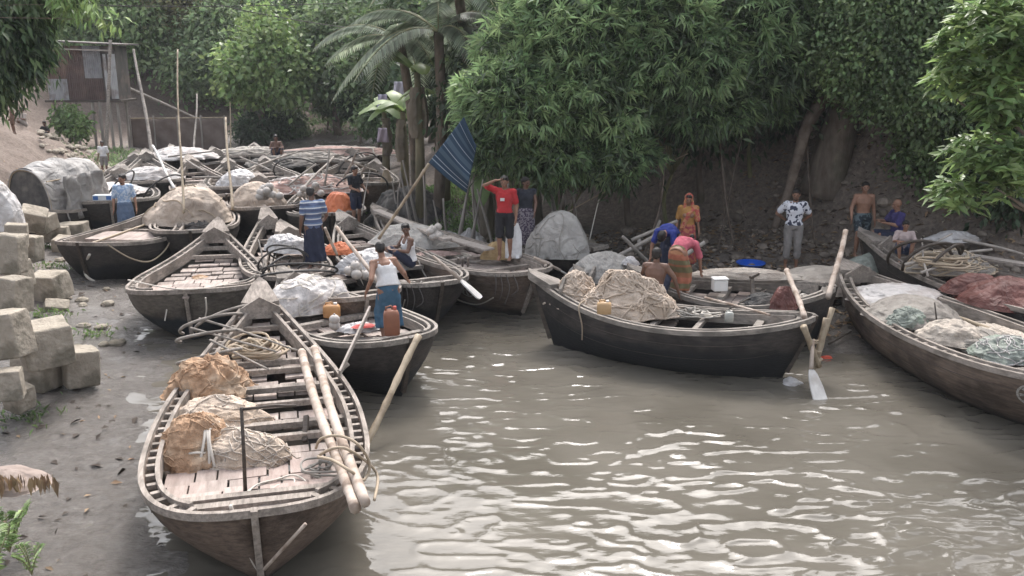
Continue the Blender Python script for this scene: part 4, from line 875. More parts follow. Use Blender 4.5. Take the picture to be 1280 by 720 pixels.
# plastic roof over boat E
def arch():
    o_, H = BO['E']; m = Matrix.Translation(o_.location) @ o_.rotation_euler.to_matrix().to_4x4()
    th = thing('canopy', 'whitish plastic sheet arched over the black boat as a roof, dark inside', 'canopy', m @ Vector((0, 0, .7)), o_.rotation_euler.z)
    n1, n2 = 26, 26; V = []
    for i in range(n1 + 1):
        for j in range(n2 + 1):
            a = math.pi * j / n2; x = -1.1 + 2.3 * i / n1; k = 1 - .10 * abs(i / n1 - .5) * 2
            q = vnoise(np.array([[x * 1.5, a * 1.8, 3.0]]), 4)[0] * .05 + .03 * math.sin(x * 9 + a)
            V.append(Vector((x, -math.cos(a) * (.78 + q) * k, math.sin(a) ** .8 * (1.42 + q) * k - .05 if math.sin(a) > 1e-6 else -.15)))
    g = MB(); g.add(V, [(i * (n2 + 1) + j, (i + 1) * (n2 + 1) + j, (i + 1) * (n2 + 1) + j + 1, i * (n2 + 1) + j + 1) for i in range(n1) for j in range(n2)])
    s = g.build('sheet', TM['canopy'], th, True); s.modifiers.new('t', 'SOLIDIFY').thickness = .02
    for i in (0, 5, 10, 15, 20, 26):
        pts = [V[i * (n2 + 1) + j] * .975 for j in range(n2 + 1)]; g = MB(); g.tube(pts, .022, 6); g.build('rib', WD['bamboo'], th, True)
    g = MB()
    for yy in (-.6, -.2, .2, .6): g.tube([(-1.05, yy, 1.12 - yy * yy * .6), (1.1, yy, 1.12 - yy * yy * .6)], .018, 6)
    g.build('lath', WD['bamboo'], th)
    g = MB(); g.loft([[Vector((1.12 + dx, -math.cos(a) * .68, math.sin(a) ** .8 * 1.24 if math.sin(a) > 1e-6 else -.1)) for a in np.linspace(0, math.pi, 16)] for dx in (0, .03)]); g.build('shade_panel', NM['dark'], th)  # added dark panel, stands for the shade inside the roof
    # hanging flap over the near side
    V = []
    for i in range(17):
        for j in range(11):
            V.append(Vector((-.7 + 1.5 * i / 16, 0, 0)) + Vector((0, (.83 + .05 * math.sin(i * 1.3) + .04 * math.sin(j + i)) * FS, 1.0 - 1.15 * j / 10)))
    g = MB(); g.add(V, [(i * 11 + j, (i + 1) * 11 + j, (i + 1) * 11 + j + 1, i * 11 + j + 1) for i in range(16) for j in range(10)]); s = g.build('side_flap', TM['canopy'], th, True); s.modifiers.new('t', 'SOLIDIFY').thickness = .012
FS = 1 if (BO['E'][0].rotation_euler.to_matrix() @ Vector((0, 1, 0))).y < 0 else -1
arch()
rope('tan rope sagging down the hull of the hatch-decked boat', [rail_pt('C', .97, 1, 0, .06), rail_pt('C', .90, 1, -.3, .06), rail_pt('C', .80, 1, -.42, .06), rail_pt('C', .68, 1, -.25, .06), rail_pt('C', .60, 1, 0, .06)], .018, 't')
rope('pale thick mooring line dropping to the silt below the hatch-decked boat', [P(112, 318, .75), P(106, 332, .45), P(108, 345, .25), P(118, 352, .12)], .03, 'w')
for i, (px, py) in enumerate(((197, 370), (208, 372), (257, 378), (300, 358))):
    rope('pale rope end hanging on the dark bow of the empty boat, %s' % ('leftmost', 'second from left', 'one near the stem', 'rightmost')[i], [P(px, py - 6, .92), P(px + 1, py + 10, .68), P(px - 2, py + 24 + 5 * (i % 2), .45)], .012, 'w', group='rope ends on the empty boat')
rope('thin pale rope crossing from the empty boat to the nearest boat', [P(160, 350, .95), P(230, 362, 1.0), P(300, 352, .95), P(318, 345, 1.3)], .012, 'w')
rope('thin white line from the bank up into the bamboo leaves', [P(737, 300, .7), PY(748, 252, 20.5), PY(762, 205, 20.5)], .014, 'w')
rope('long thin rope slanting from the bank up to the right', [PY(690, 276, 21), PY(760, 238, 21), PY(860, 192, 21.5)], .014, 't')
rope('electric wire crossing above the creek head', [PY(-40, 4, 40), PY(240, 8, 42), PY(430, 4, 44)], .018, 'd', 'wire', 'wire')
rope('second electric wire sloping down to the far trees', [PY(250, 0, 42), PY(330, 18, 42), PY(470, 38, 36), PY(600, 30, 30)], .018, 'd', 'wire', 'wire')

# ------------------------------------------------------------------ concrete blocks
BM = M('cast concrete block', (.25, .215, .17), (.43, .38, .31), 3.5, .95, 1.0, .03, 9, c3=(.13, .115, .085), c3s=2.4, c3a=.8, bscale=16)
def block(px, py, z, w_, d_, h_, yaw, label, tilt=(0, 0)):
    p = P(px, py, z); rg = random.Random(px * 31 + py); o = bpy.data.objects
    g = MB(); n = 10; bx = MB()
    # rounded box through superellipsoid grid
    nu, nv = 40, 22; V = []
    for j in range(nv + 1):
        ph = -math.pi / 2 + math.pi * j / nv
        for i in range(nu):
            a = 2 * math.pi * i / nu; c_ = lambda v, e: math.copysign(abs(v) ** e, v); e = .12
            V.append((c_(math.cos(ph), e) * c_(math.cos(a), e) * .5, c_(math.cos(ph), e) * c_(math.sin(a), e) * .5, c_(math.sin(ph), e) * .5))
    V = np.array(V); nz = fbm(V * 3 + rg.uniform(0, 50), 3, 3); V = V * (1 + .09 * nz[:, None]); V[:, 0] *= w_; V[:, 1] *= d_; V[:, 2] = (V[:, 2] + .5) * h_
    V = V * (1 + .035 * fbm(V * 9 + rg.uniform(0, 50), 3, 7, True)[:, None]) if w_ > .4 else V
    V[:, 0] *= 1 - .08 * V[:, 2] / h_ * rg.uniform(0, 1)
    F = [(j * nu + i, j * nu + (i + 1) % nu, (j + 1) * nu + (i + 1) % nu, (j + 1) * nu + i) for j in range(nv) for i in range(nu)]
    ob = npmesh('concrete_block', V, F, BM, smooth=True); ob.location = p + Vector((0, d_ / 2, 0)); ob.rotation_euler = (tilt[0], tilt[1], yaw)
    tag(ob, label, 'concrete block', 'concrete blocks on the left bank')
for b in [
 (47, 462, .66, .74, .70, .66, .45, 'big pale concrete block resting on two darker ones', (.05, -.03)),
 (38, 492, .12, .66, .6, .58, -.1, 'mossy concrete block under the big pale block, left of the pair'),
 (92, 486, .12, .54, .5, .62, .5, 'tall brown concrete block under the right side of the big pale block', (.03, .08)),
 (56, 378, .25, .78, .65, .58, -.15, 'rounded brown concrete block alone behind the big pale block'),
 (5, 452, .95, .52, .5, .70, .1, 'concrete block cut by the left picture edge, level with the big pale block'),
 (2, 505, .55, .45, .4, .45, .2, 'lowest concrete block at the left picture edge'),
 (18, 515, .25, .34, .34, .40, -.3, 'small tilted concrete block at the foot of the left stack', (.1, .2)),
 (8, 395, 1.0, .48, .5, .62, -.1, 'upright concrete block in the left stack, second row from below'),
 (20, 362, .75, .42, .45, .56, .1, 'narrow concrete block behind the left stack'),
 (28, 330, .55, .60, .55, .62, .15, 'pale upright concrete block left of the grass tuft'),
 (4, 345, 1.25, .50, .5, .75, 0, 'tall concrete block high at the left picture edge'),
 (33, 285, .95, .66, .55, .50, .5, 'tilted concrete block below the white cloth', (.35, .3)),
 (62, 305, .35, .78, .6, .42, .05, 'flat concrete block in the back row, left of three'),
 (86, 296, .25, .90, .55, .36, -.05, 'flat concrete block in the back row, beside the black boats'),
 (84, 318, .22, .92, .6, .40, .05, 'flat concrete block in front of the back row by the hatch-decked boat'),
 (48, 290, .7, .70, .6, .42, -.2, 'concrete block leaning on the back row', (.2, 0)),
 (14, 312, 1.0, .50, .5, .55, .3, 'concrete block under the fold of the white cloth'),
 (66, 392, .15, .5, .3, .25, .5, 'broken slab lying beside the rounded brown block', (.5, .2)),
]: block(b[0], b[1], b[2], b[3] * .84, b[4] * .84, b[5] * .86, b[6] + ((b[0] * 7) % 5 - 2) * .09, b[7], b[8] if len(b) > 8 else (((b[1] * 3) % 5 - 2) * .05, ((b[0] * 11) % 5 - 2) * .05))
heap('plastic_sheet', 'white plastic sheet dropped over the blocks at the left edge', 'sheet', P(-4, 285, 1.25), (.42, .5, .95), 0, 131, TM['white'], .14, 1.2, flat=.1)
rg = random.Random(77)
sg = MB()
for i in range(160):                                        # stones along the foot of the left slope
    if i < 26: p = P(rg.uniform(60, 150), rg.uniform(320, 420), .3)
    else: p = PY(rg.uniform(50, 135), 170, rg.uniform(33, 40))
    p.z = T(p.x, p.y) + .02; s_ = rg.uniform(.04, .13) * (1.6 if i >= 26 else 1.3)
    if p.x < -14 or i < 26: sg.ell(p, (s_, s_ * rg.uniform(.6, 1), s_ * .5), Matrix.Rotation(rg.uniform(0, 3), 3, 'Z'), 8, 5)
tag(sg.build('rubble', BM, None, False), kind='stuff')
# ledge with hanging dead leaves at the lower left
heap('earth_ledge', 'pinkish earth ledge at the lower left edge', 'ledge', P(8, 606, .72), (.30, .22, .16), 0, 141, M('pinkish earth', (.21, .165, .14), (.32, .26, .225), 4, .95, .6, .02), .12, 1.3)

rg = random.Random(91); sg = MB(); RB = M('bank clods', (.12, .098, .08), (.34, .285, .235), 4, .95, .8, .02, 8, island=.35)
for i in range(900):
    px = rg.uniform(560, 1280); y = rg.uniform(17.5, 23.0); q = PY(px, 300, y); z = T(q.x, q.y)
    if z < .12: continue
    s_ = rg.uniform(.03, .12) * rg.choice((1, 1, 1.6)); sg.ell((q.x, q.y, z + s_ * .2), (s_, s_ * rg.uniform(.5, 1), s_ * rg.uniform(.35, .7)), Matrix.Rotation(rg.uniform(0, 3), 3, 'Z') @ Matrix.Rotation(rg.uniform(-.5, .5), 3, 'X'), 7, 5)
tag(sg.build('rubble', RB), kind='stuff')

def deckitem(key, t, v, dz=0): return onboat(key, t, v, dz)
coil('dark rope tangle on the bare boards of the empty boat', onboat('B', .80, -.5, .05), .22, 5, 201, 'g', .013, .08)
coil('pale rope tangle in the middle of the long brown boat', onboat('O', .55, .2, .05), .28, 6, 202, 'w', .013, .10)
coil('grey rope tangle at the bow of the long brown boat', onboat('O', .90, .0, .05), .20, 5, 203, 'g', .013, .10)
coil('grey rope tangle in the bow of the middle painted boat', onboat('M', .9, .1, .05), .22, 6, 204, 'g', .013, .12)
coil('pale rope tangle on the reddish deck right of the empty boat', onboat('K', .62, -.2, .05), .24, 6, 205, 't', .013, .10)
coil('dark cord coil on the hatch-decked boat', onboat('C', .8, .2, .06), .22, 5, 206, 'd', .013, .10)
coil('grey rope tangle at the dark bow beside the white-vest man', onboat('N', .9, .35, .05), .20, 6, 207, 'g', .013, .12)
coil('tangle of pale rope at the right end of the reddish-decked boat', onboat('Sb', .9, .0, .05), .22, 6, 208, 'w', .012, .12)
coil('grey rope coil at the near end of the big right boat', onboat('Tb', .86, .0, .05), .32, 7, 209, 'g', .016, .14)
heap('cloth_pile', 'grey rag on the near boards of the empty boat', 'cloth', onboat('B', .70, .35, .02), (.16, .11, .06), .3, 210, NM['grey'], .2, 1.6)
heap('cloth_pile', 'brown rag on the far boards of the empty boat', 'cloth', onboat('B', .42, -.2, .02), (.14, .12, .07), .3, 211, NM['brown'], .2, 1.6)
heap('cloth_pile', 'pinkish rag beside the hatch of the hatch-decked boat', 'cloth', onboat('C', .35, .0, .03), (.2, .12, .08), .3, 212, NM['pink'], .2, 1.6)
plank('short post standing at the right rail of the empty boat', onboat('B', .78, -.75 if rail_pt('B', .78, -1).x > rail_pt('B', .78, 1).x else .75, .0), onboat('B', .78, -.75 if rail_pt('B', .78, -1).x > rail_pt('B', .78, 1).x else .75, .26), .08, .06, 'plank', (0, 1, 0))
plank('loose board lying across the long brown boat', onboat('O', .45, -.6, .08), onboat('O', .66, .3, .10), .14, .03)
plank('loose board lying on the boards of the dark-bowed boat', onboat('N', .62, -.5, .06), onboat('N', .8, .5, .07), .12, .03)
pole('bamboo pole lying along the hatch-decked boat', onboat('C', .2, -.7, .1), onboat('C', .9, -.55, .12), .025, .02, 'bamboo')
pole('bamboo pole lying along the big right boat under its far rail', onboat('Tb', .15, .75, .12), onboat('Tb', .85, .8, .16), .03, .025, 'bamboo')

heap('fishing_net', 'thin brownish net layer under all the other nets of the big right boat', 'fishing net', onboat('Tb', .46, 0, .0), (2.1, .62, .17), BO['Tb'][0].rotation_euler.z, 231, NM['grey'], .14, 2.2, flat=.0)
heap('fishing_net', 'whitish net folds along the far rail of the big right boat', 'fishing net', onboat('Tb', .62, -.55 if rail_pt('Tb', .6, -1).x > rail_pt('Tb', .6, 1).x else .55, .02), (.7, .22, .26), BO['Tb'][0].rotation_euler.z, 232, NM['cream'], .2, 1.8, flat=.1)
# ------------------------------------------------------------------ vegetation
def leafmat(name, c1, c2, rough=.5, tr=.4, hue=.018, isl=.45, sc=.9):
    return M(name, c1, c2, sc, rough, 0, island=isl, sat_j=hue, tr=tr, spec=.5, detail=4)
LM = {
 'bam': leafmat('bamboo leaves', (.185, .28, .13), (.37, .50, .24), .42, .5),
 'bamd': leafmat('shaded bamboo leaves', (.16, .25, .115), (.33, .45, .21), .42, .5),  # darker copy of the bamboo leaves, shade put into the colour
 'dark': leafmat('dark leaves', (.07, .115, .05), (.18, .255, .11)),
 'mid': leafmat('mid green leaves', (.105, .17, .065), (.24, .34, .13)),
 'far': leafmat('far leaves', (.135, .195, .095), (.27, .36, .17)),
 'yel': leafmat('yellow green leaves', (.16, .17, .065), (.30, .29, .125)),
 'lit': leafmat('bright leaves', (.15, .235, .08), (.32, .43, .16), .4),
'core': leafmat('shade-darkened inner bamboo leaves', (.05, .085, .04), (.11, .16, .075)),  # leaf colour darkened to paint a shaded interior into the clumps
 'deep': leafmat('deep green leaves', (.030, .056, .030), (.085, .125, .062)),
 'dry': leafmat('dry leaves', (.16, .10, .055), (.32, .22, .13), .8, .1, .01),
 'dull': leafmat('dull dead leaves', (.10, .085, .062), (.20, .17, .125), .8, .1, .01),
 'palm': leafmat('palm leaflets', (.17, .21, .15), (.34, .39, .28), .45),
}
BK = M('bark', (.10, .078, .06), (.22, .18, .145), 5, .95, .8, .03, 8, (1, 1, .3), c3=(.06, .07, .04), c3s=2)
RT = M('root bark', (.08, .06, .045), (.19, .15, .12), 5, .95, .6, .02, 8)
CU = M('bamboo culm', (.14, .15, .07), (.28, .26, .14), 4, .6, .2, .01, 5, (1, 1, .3))
def leafmesh(name, C, D, Nn, L, W, mat, parent=None, origin=None, droop=.15, mid=.42):
    C, D, Nn = np.asarray(C), np.asarray(D), np.asarray(Nn)
    D = D / (np.linalg.norm(D, axis=1, keepdims=True) + 1e-9); Sd = np.cross(D, Nn); Sd /= (np.linalg.norm(Sd, axis=1, keepdims=True) + 1e-9); Up = np.cross(Sd, D)
    L = L[:, None]; W = W[:, None]
    b = C; m_ = C + D * L * mid; tp = C + D * L - np.array([0, 0, 1]) * L * droop
    a1 = m_ + Sd * W + Up * W * .35; a2 = m_ - Sd * W + Up * W * .35
    V = np.stack([b, a1, tp, a2, ], 1).reshape(-1, 3); n = len(C); i = np.arange(n) * 4
    F = np.concatenate([np.stack([i, i + 1, i + 2], 1), np.stack([i, i + 2, i + 3], 1)])
    return npmesh(name, V, F, mat, parent, origin)
def rdir(rng, n):
    d = rng.normal(size=(n, 3)); return d / np.linalg.norm(d, axis=1, keepdims=True)
def blobpts(rng, blobs, n, shell=.55, hole=.25, seed=0):
    vol = np.array([b[1][0] * b[1][1] + b[1][0] * b[1][2] + b[1][1] * b[1][2] for b in blobs]); ks = rng.choice(len(blobs), n * 2, p=vol / vol.sum())
    c = np.array([tuple(b[0]) for b in blobs])[ks]; r = np.array([b[1] for b in blobs])[ks]
    d = rdir(rng, n * 2); q = rng.random(n * 2) ** (1 / 3); q = shell + (1 - shell) * q; q *= 1 + .22 * fbm(d * 2.2 + ks[:, None] * 5, 3, seed)
    p = c + d * r * q[:, None]
    keep = fbm(p * (1.7 / max(.8, float(r.mean()))), 3, seed + 3) > (-.35 + hole)
    return p[keep][:n], d[keep][:n]
def crown(parent, rng, blobs, n, per, ll, wr, mat, style, origin, spread=.2, name='crown', hole=.1, seed=0, shell=.5, droop=.15):
    p, d = blobpts(rng, blobs, n, shell, hole, seed); n = len(p)
    P_ = np.repeat(p, per, 0); Dd = np.repeat(d, per, 0); N = n * per
    if style == 'rosette':
        ax = Dd * .5 + np.array([0, 0, .8]) + rdir(rng, N) * .25; ax /= np.linalg.norm(ax, axis=1, keepdims=True)
        t = rdir(rng, N); t -= ax * (t * ax).sum(1, keepdims=True); t /= np.linalg.norm(t, axis=1, keepdims=True)
        D = t + ax * rng.uniform(-.15, .75, (N, 1)); C = P_ + rng.normal(size=(N, 3)) * spread * .12; Nn = ax
    elif style == 'bamboo':
        ax = d * .7 + np.array([0, -.25, .15]) + rdir(rng, n) * .8; ax = np.repeat(ax, per, 0); ax /= np.linalg.norm(ax, axis=1, keepdims=True)
        k = np.tile(np.arange(per), n)[:, None] / max(1, per - 1)
        side = np.cross(ax, np.repeat(rdir(rng, n), per, 0)); side /= np.linalg.norm(side, axis=1, keepdims=True)
        th_ = (k * 2 - 1) * 1.35
        D = ax * np.cos(th_) + side * np.sin(th_) + rdir(rng, N) * .16 + np.array([0, 0, -.22])
        C = P_ + ax * (1 - np.abs(k * 2 - 1)) * spread * .25; Nn = np.cross(ax, side) + rdir(rng, N) * .3
    elif style == 'droop':
        C = P_ + rng.normal(size=(N, 3)) * spread; D = rdir(rng, N) * .7 + Dd * .4 + np.array([0, 0, -.8]); Nn = Dd + rdir(rng, N) * .6
    else:
        C = P_ + rng.normal(size=(N, 3)) * spread; D = rdir(rng, N) + Dd * .7 + np.array([0, 0, -.15]); Nn = Dd + np.array([0, 0, .6]) + rdir(rng, N) * .7
    L = ll * rng.uniform(.6, 1.25, N)
    return leafmesh(name, C, D, Nn, L, L * wr, mat, parent, origin, droop)
def limbs(parent, base, blobs, r0, origin, mat, name='trunk', seed=0, n=9, mid=.5):
    rg = random.Random(seed); base = Vector(base); g = MB(); cen = sum((Vector(b[0]) for b in blobs), Vector()) / len(blobs)
    fork = base.lerp(cen, mid); fork.x = base.x * .6 + cen.x * .4
    pts = spline([base - Vector((0, 0, .3)), base.lerp(fork, .5) + Vector((rg.uniform(-.2, .2), 0, 0)), fork], 5); k = len(pts)
    g.tube([p - Vector(origin) for p in pts], [r0 * (1.25 - .6 * i / k) for i in range(k)], 10)
    for i in range(n):
        b = rg.choice(blobs); c = Vector(b[0]); e = c + Vector([rg.uniform(-.8, .8) * b[1][j] for j in range(3)])
        m_ = fork.lerp(e, .5) + Vector((rg.uniform(-.3, .3), rg.uniform(-.3, .3), .25))
        g.tube([p - Vector(origin) for p in spline([fork, m_, e], 4)], [r0 * .5 * (1 - j / 9.5) for j in range(9)], 6)
    return g.build(name, mat, parent, True)
def tree(label, cat, base, blobs, n, per, ll, wr, mat, style='scatter', r0=.2, seed=0, name='tree', group=None, spread=.2, hole=.1, nl=9, droop=.15, trunkmat=None, shell=.5, mid=.5, extra=()):
    rng = np.random.default_rng(seed); base = Vector(base)
    o = thing(name, label, cat, base, 0, group)
    limbs(o, base, blobs, r0, base, trunkmat or BK, 'trunk' if name != 'bamboo_clump' else 'culm', seed, nl, mid)
    z = np.array(tuple(base)); bl = [(tuple(Vector(b[0])), b[1]) for b in blobs]
    c = crown(o, rng, bl, n, per, ll, wr, LM[mat], style, None, spread, 'crown', hole, seed, shell, droop); 
    c.data.transform(Matrix.Translation(-base))
    for (m2, k2) in extra:
        if m2 == 'core':
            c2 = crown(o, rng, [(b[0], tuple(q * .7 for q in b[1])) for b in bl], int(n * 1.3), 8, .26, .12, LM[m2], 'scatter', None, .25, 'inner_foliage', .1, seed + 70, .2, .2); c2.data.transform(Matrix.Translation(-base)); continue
        c2 = crown(o, rng, bl, int(n * k2), per, ll, wr, LM[m2], style, None, spread, 'light_foliage', hole + .2, seed + 50, .85, droop); c2.data.transform(Matrix.Translation(-base))
    return o
def B(px, py, y, r, ry=None, rz=None): return (PY(px, py, y), (r, ry or r, rz or r))
def gnd(px, y):
    p = PY(px, 200, y); return Vector((p.x, y, T(p.x, y)))
# bamboo over the right bank
BAM = [
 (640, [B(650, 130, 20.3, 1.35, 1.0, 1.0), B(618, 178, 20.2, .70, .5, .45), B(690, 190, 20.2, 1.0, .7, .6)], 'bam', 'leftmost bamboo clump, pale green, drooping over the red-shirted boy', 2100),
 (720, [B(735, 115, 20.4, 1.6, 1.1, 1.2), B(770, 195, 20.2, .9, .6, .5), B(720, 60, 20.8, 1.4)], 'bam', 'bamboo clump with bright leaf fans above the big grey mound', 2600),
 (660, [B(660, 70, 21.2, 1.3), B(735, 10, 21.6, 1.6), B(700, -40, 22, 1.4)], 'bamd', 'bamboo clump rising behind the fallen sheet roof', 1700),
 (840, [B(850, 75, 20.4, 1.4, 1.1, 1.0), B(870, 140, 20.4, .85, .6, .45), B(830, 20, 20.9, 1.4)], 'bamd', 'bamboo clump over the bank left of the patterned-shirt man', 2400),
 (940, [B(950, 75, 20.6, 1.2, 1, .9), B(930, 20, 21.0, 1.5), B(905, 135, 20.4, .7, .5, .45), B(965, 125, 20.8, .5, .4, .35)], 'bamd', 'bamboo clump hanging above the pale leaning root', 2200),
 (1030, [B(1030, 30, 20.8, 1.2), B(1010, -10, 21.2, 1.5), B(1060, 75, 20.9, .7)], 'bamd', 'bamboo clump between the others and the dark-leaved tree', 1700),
]
for i, (px, bl, mt, lb, n) in enumerate(BAM):
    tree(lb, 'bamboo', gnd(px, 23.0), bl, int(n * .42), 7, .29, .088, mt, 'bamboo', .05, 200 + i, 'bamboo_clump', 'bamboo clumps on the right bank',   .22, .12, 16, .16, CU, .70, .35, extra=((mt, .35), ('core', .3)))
# trees of the right bank
big = tree('big old tree with a thick trunk leaning out of the dark bank', 'tree', gnd(1030, 21.6), [B(1100, 10, 20.5, 1.6), B(1180, 30, 20, 1.6), B(1050, -60, 22, 2)], 2600, 14, .125, .28, 'mid', 'scatter', .42, 300, spread=.26, extra=(('dark', .6),))
g = MB(); b0 = gnd(1030, 21.6)
for q in ([PY(1040, 110, 21.2), PY(1012, 150, 20.9), PY(998, 195, 20.7), PY(985, 240, 20.5), PY(968, 285, 20.3)],):
    pts = spline([Vector(p) - b0 for p in q], 6); g.tube(pts, [.17 - .09 * i / len(pts) for i in range(len(pts))], 8)
g.build('leaning_root', RT, big, True)
tree('dark small-leaved tree hanging over the shirtless man', 'tree', gnd(1130, 22.5), [B(1120, 95, 19.6, 1.0, .8, .7), B(1165, 120, 19.2, .9, .8, .7), B(1085, 40, 19.8, 1.1), B(1180, 190, 19.6, .8, .6, .6), B(1130, 0, 20, 1.2)], 2300, 14, .115, .30, 'dark', 'scatter', .22, 301, spread=.24, extra=(('mid', .7),))
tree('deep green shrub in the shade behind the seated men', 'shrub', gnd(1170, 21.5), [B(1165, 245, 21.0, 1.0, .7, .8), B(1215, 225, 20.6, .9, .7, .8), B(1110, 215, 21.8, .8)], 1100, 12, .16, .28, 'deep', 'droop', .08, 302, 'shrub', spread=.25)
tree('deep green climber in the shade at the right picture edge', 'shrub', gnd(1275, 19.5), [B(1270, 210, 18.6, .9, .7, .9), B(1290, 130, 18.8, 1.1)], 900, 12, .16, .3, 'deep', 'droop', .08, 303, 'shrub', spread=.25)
tree('bright broad-leaved branch tree nearest at the right picture edge', 'tree', Vector((9.2, 12.2, 0.3)), [B(1235, 55, 12.4, .62, .5, .5), B(1265, 120, 12.2, .5, .4, .4), B(1195, 95, 12.6, .35, .35, .25), B(1238, 190, 12.3, .5, .4, .34), B(1200, 245, 12.4, .32, .3, .22), B(1275, 215, 12.0, .5, .4, .4), B(1290, 20, 12.2, .6)], 330, 11, .20, .19, 'lit', 'rosette', .12, 304, spread=.25, hole=.0, shell=.4, mid=.35, extra=(('mid', .5),))
for i, (px, py, y, r) in enumerate(((650, -30, 30, 2.4), (690, -40, 30, 3.0), (800, -60, 29, 3.2), (930, -50, 29, 3.2), (1060, -60, 28, 3.0), (1190, -60, 27, 3.0), (1310, -30, 24, 2.8))):
    tree('dense dark tree on top of the right bank, %s' % ('behind the fallen sheet roof', 'second from the sheet roof', 'third from the sheet roof', 'middle of the row', 'above the big old tree', 'above the dark small-leaved tree', 'at the right picture edge')[i], 'tree', gnd(px, y), [B(px, py, y, r, r, r * .8), B(px + 30, py + 60, y - 1, r * .7), B(px - 40, py + 50, y - .5, r * .7)], 1500, 14, .17, .3, ('dark', 'mid')[i % 2], 'scatter', .2, 320 + i, group='trees on top of the right bank', spread=.4)
# shade bushes filling the slope behind the bamboo
for i, (px, py, y, r) in enumerate(((620, 130, 24, 1.3), (700, 150, 23, 1.3), (790, 120, 22.8, 1.4), (880, 110, 22.6, 1.4), (970, 90, 22.6, 1.3))):
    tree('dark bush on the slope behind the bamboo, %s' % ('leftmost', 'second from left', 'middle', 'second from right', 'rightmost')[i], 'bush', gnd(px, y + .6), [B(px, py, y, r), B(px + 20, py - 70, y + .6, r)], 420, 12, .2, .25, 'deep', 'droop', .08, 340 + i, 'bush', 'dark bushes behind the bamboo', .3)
# far trees
FT = [(148, 33, 55, 2.6, 'mid', 'behind the tin shack'), (222, 3, 57, 3.3, 'yel', 'yellowish, above the leaning grey pole'), (292, 48, 58, 3.0, 'far', 'left of the bright green one'), (330, 85, 47, 1.55, 'lit', 'bright green, in front of the others'),
      (385, 33, 60, 3.2, 'dark', 'dark, behind the bright green one'), (425, 73, 49, 2.4, 'far', 'right of the bright green one'), (465, 25, 52, 3.2, 'mid', 'left of the palm'), (262, 83, 54, 1.8, 'far', 'low, over the net fence'),
      (110, -32, 62, 3.6, 'dark', 'high, at the upper left'), (330, -5, 66, 3.8, 'far', 'tall, at the top middle'), (495, 80, 46, 2.4, 'dark', 'dark, behind the banana stems'), (190, 78, 62, 2.2, 'far', 'behind the leaning grey pole'), (60, 8, 58, 3.0, 'far', 'left of the tin shack'),
      (540, 20, 44, 2.8, 'dark', 'dark, right of the palm'), (580, 90, 36, 2.0, 'deep', 'dark, behind the striped cloth'), (410, -17, 68, 3.6, 'mid', 'tallest, at the top'), (20, 58, 60, 3.0, 'mid', 'at the far left')]
for i, (px, py, y, r, mt, wh_) in enumerate(FT):
    tree('far leafy tree %s' % wh_, 'tree', gnd(px, y), [B(px, py, y, r, r, r * .85), B(px - 28, py + 8, y - .8, r * .58), B(px + 30, py + 6, y - .6, r * .6), B(px + 5, py - 45, y + .5, r * .7)], 620, 14, .34, .30, mt, 'scatter', .18, 400 + i, group='trees round the creek head', spread=.45, nl=12, hole=.16)
for i, (px, py, y, r, mt) in enumerate(((322, 158, 47.5, 1.1, 'deep'), (350, 150, 49, .9, 'dark'), (452, 128, 47, 1.1, 'deep'), (475, 150, 42, .9, 'dark'), (412, 128, 50, .7, 'dark'), (84, 150, 40.5, .2, 'mid'))):
    tree('low round bush on the far bank, %s' % ('left of the pair by the fence', 'right of the pair by the fence', 'large one under the far trees', 'one near the banana stems', 'middle one', 'small one between the shack posts')[i], 'bush', gnd(px, y), [B(px, py, y, r, r, r * .7), B(px + 14, py + 8, y - .3, r * .7)], 260, 12, .22, .3, mt, 'scatter', .06, 450 + i, 'bush', 'bushes on the far bank', .22)
rng = np.random.default_rng(9)
bl = [((x, 84 + 4 * math.sin(x), 6.5 + 2 * math.sin(x * .7)), (5, 3, 7)) for x in range(-75, 75, 6)] + [((x, 74, 3.0), (4, 2, 3.6)) for x in range(-50, 20, 6)]
fw = crown(None, rng, bl, 5200, 9, .75, .33, LM['dark'], 'scatter', None, .8, 'far_wood', .0, 4, .5); tag(fw, kind='stuff')
# trees of the upper left corner
tree('dark drooping mango-like tree filling the upper left corner', 'tree', Vector((-16.5, 14.0, 1.8)), [B(-5, 40, 16, .68, .65, .6), B(38, -5, 16, .38, .4, .2), B(-20, 90, 16, .55, .5, .35), B(95, -22, 16, .35, .3, .15), B(12, 85, 16, .38, .35, .22)], 620, 14, .19, .15, 'dark', 'droop', .15, 500, spread=.17, nl=2, extra=(('deep', .6),))
tree('light green sapling branch above the tin shack', 'branch', Vector((-13.5, 15.2, 4.2)), [B(118, 12, 15.5, .22, .2, .08), B(140, 26, 15.5, .12, .12, .05), B(90, 3, 15.5, .25, .2, .08)], 26, 8, .17, .16, 'lit', 'droop', .025, 501, 'tree_branch', spread=.1, nl=3)
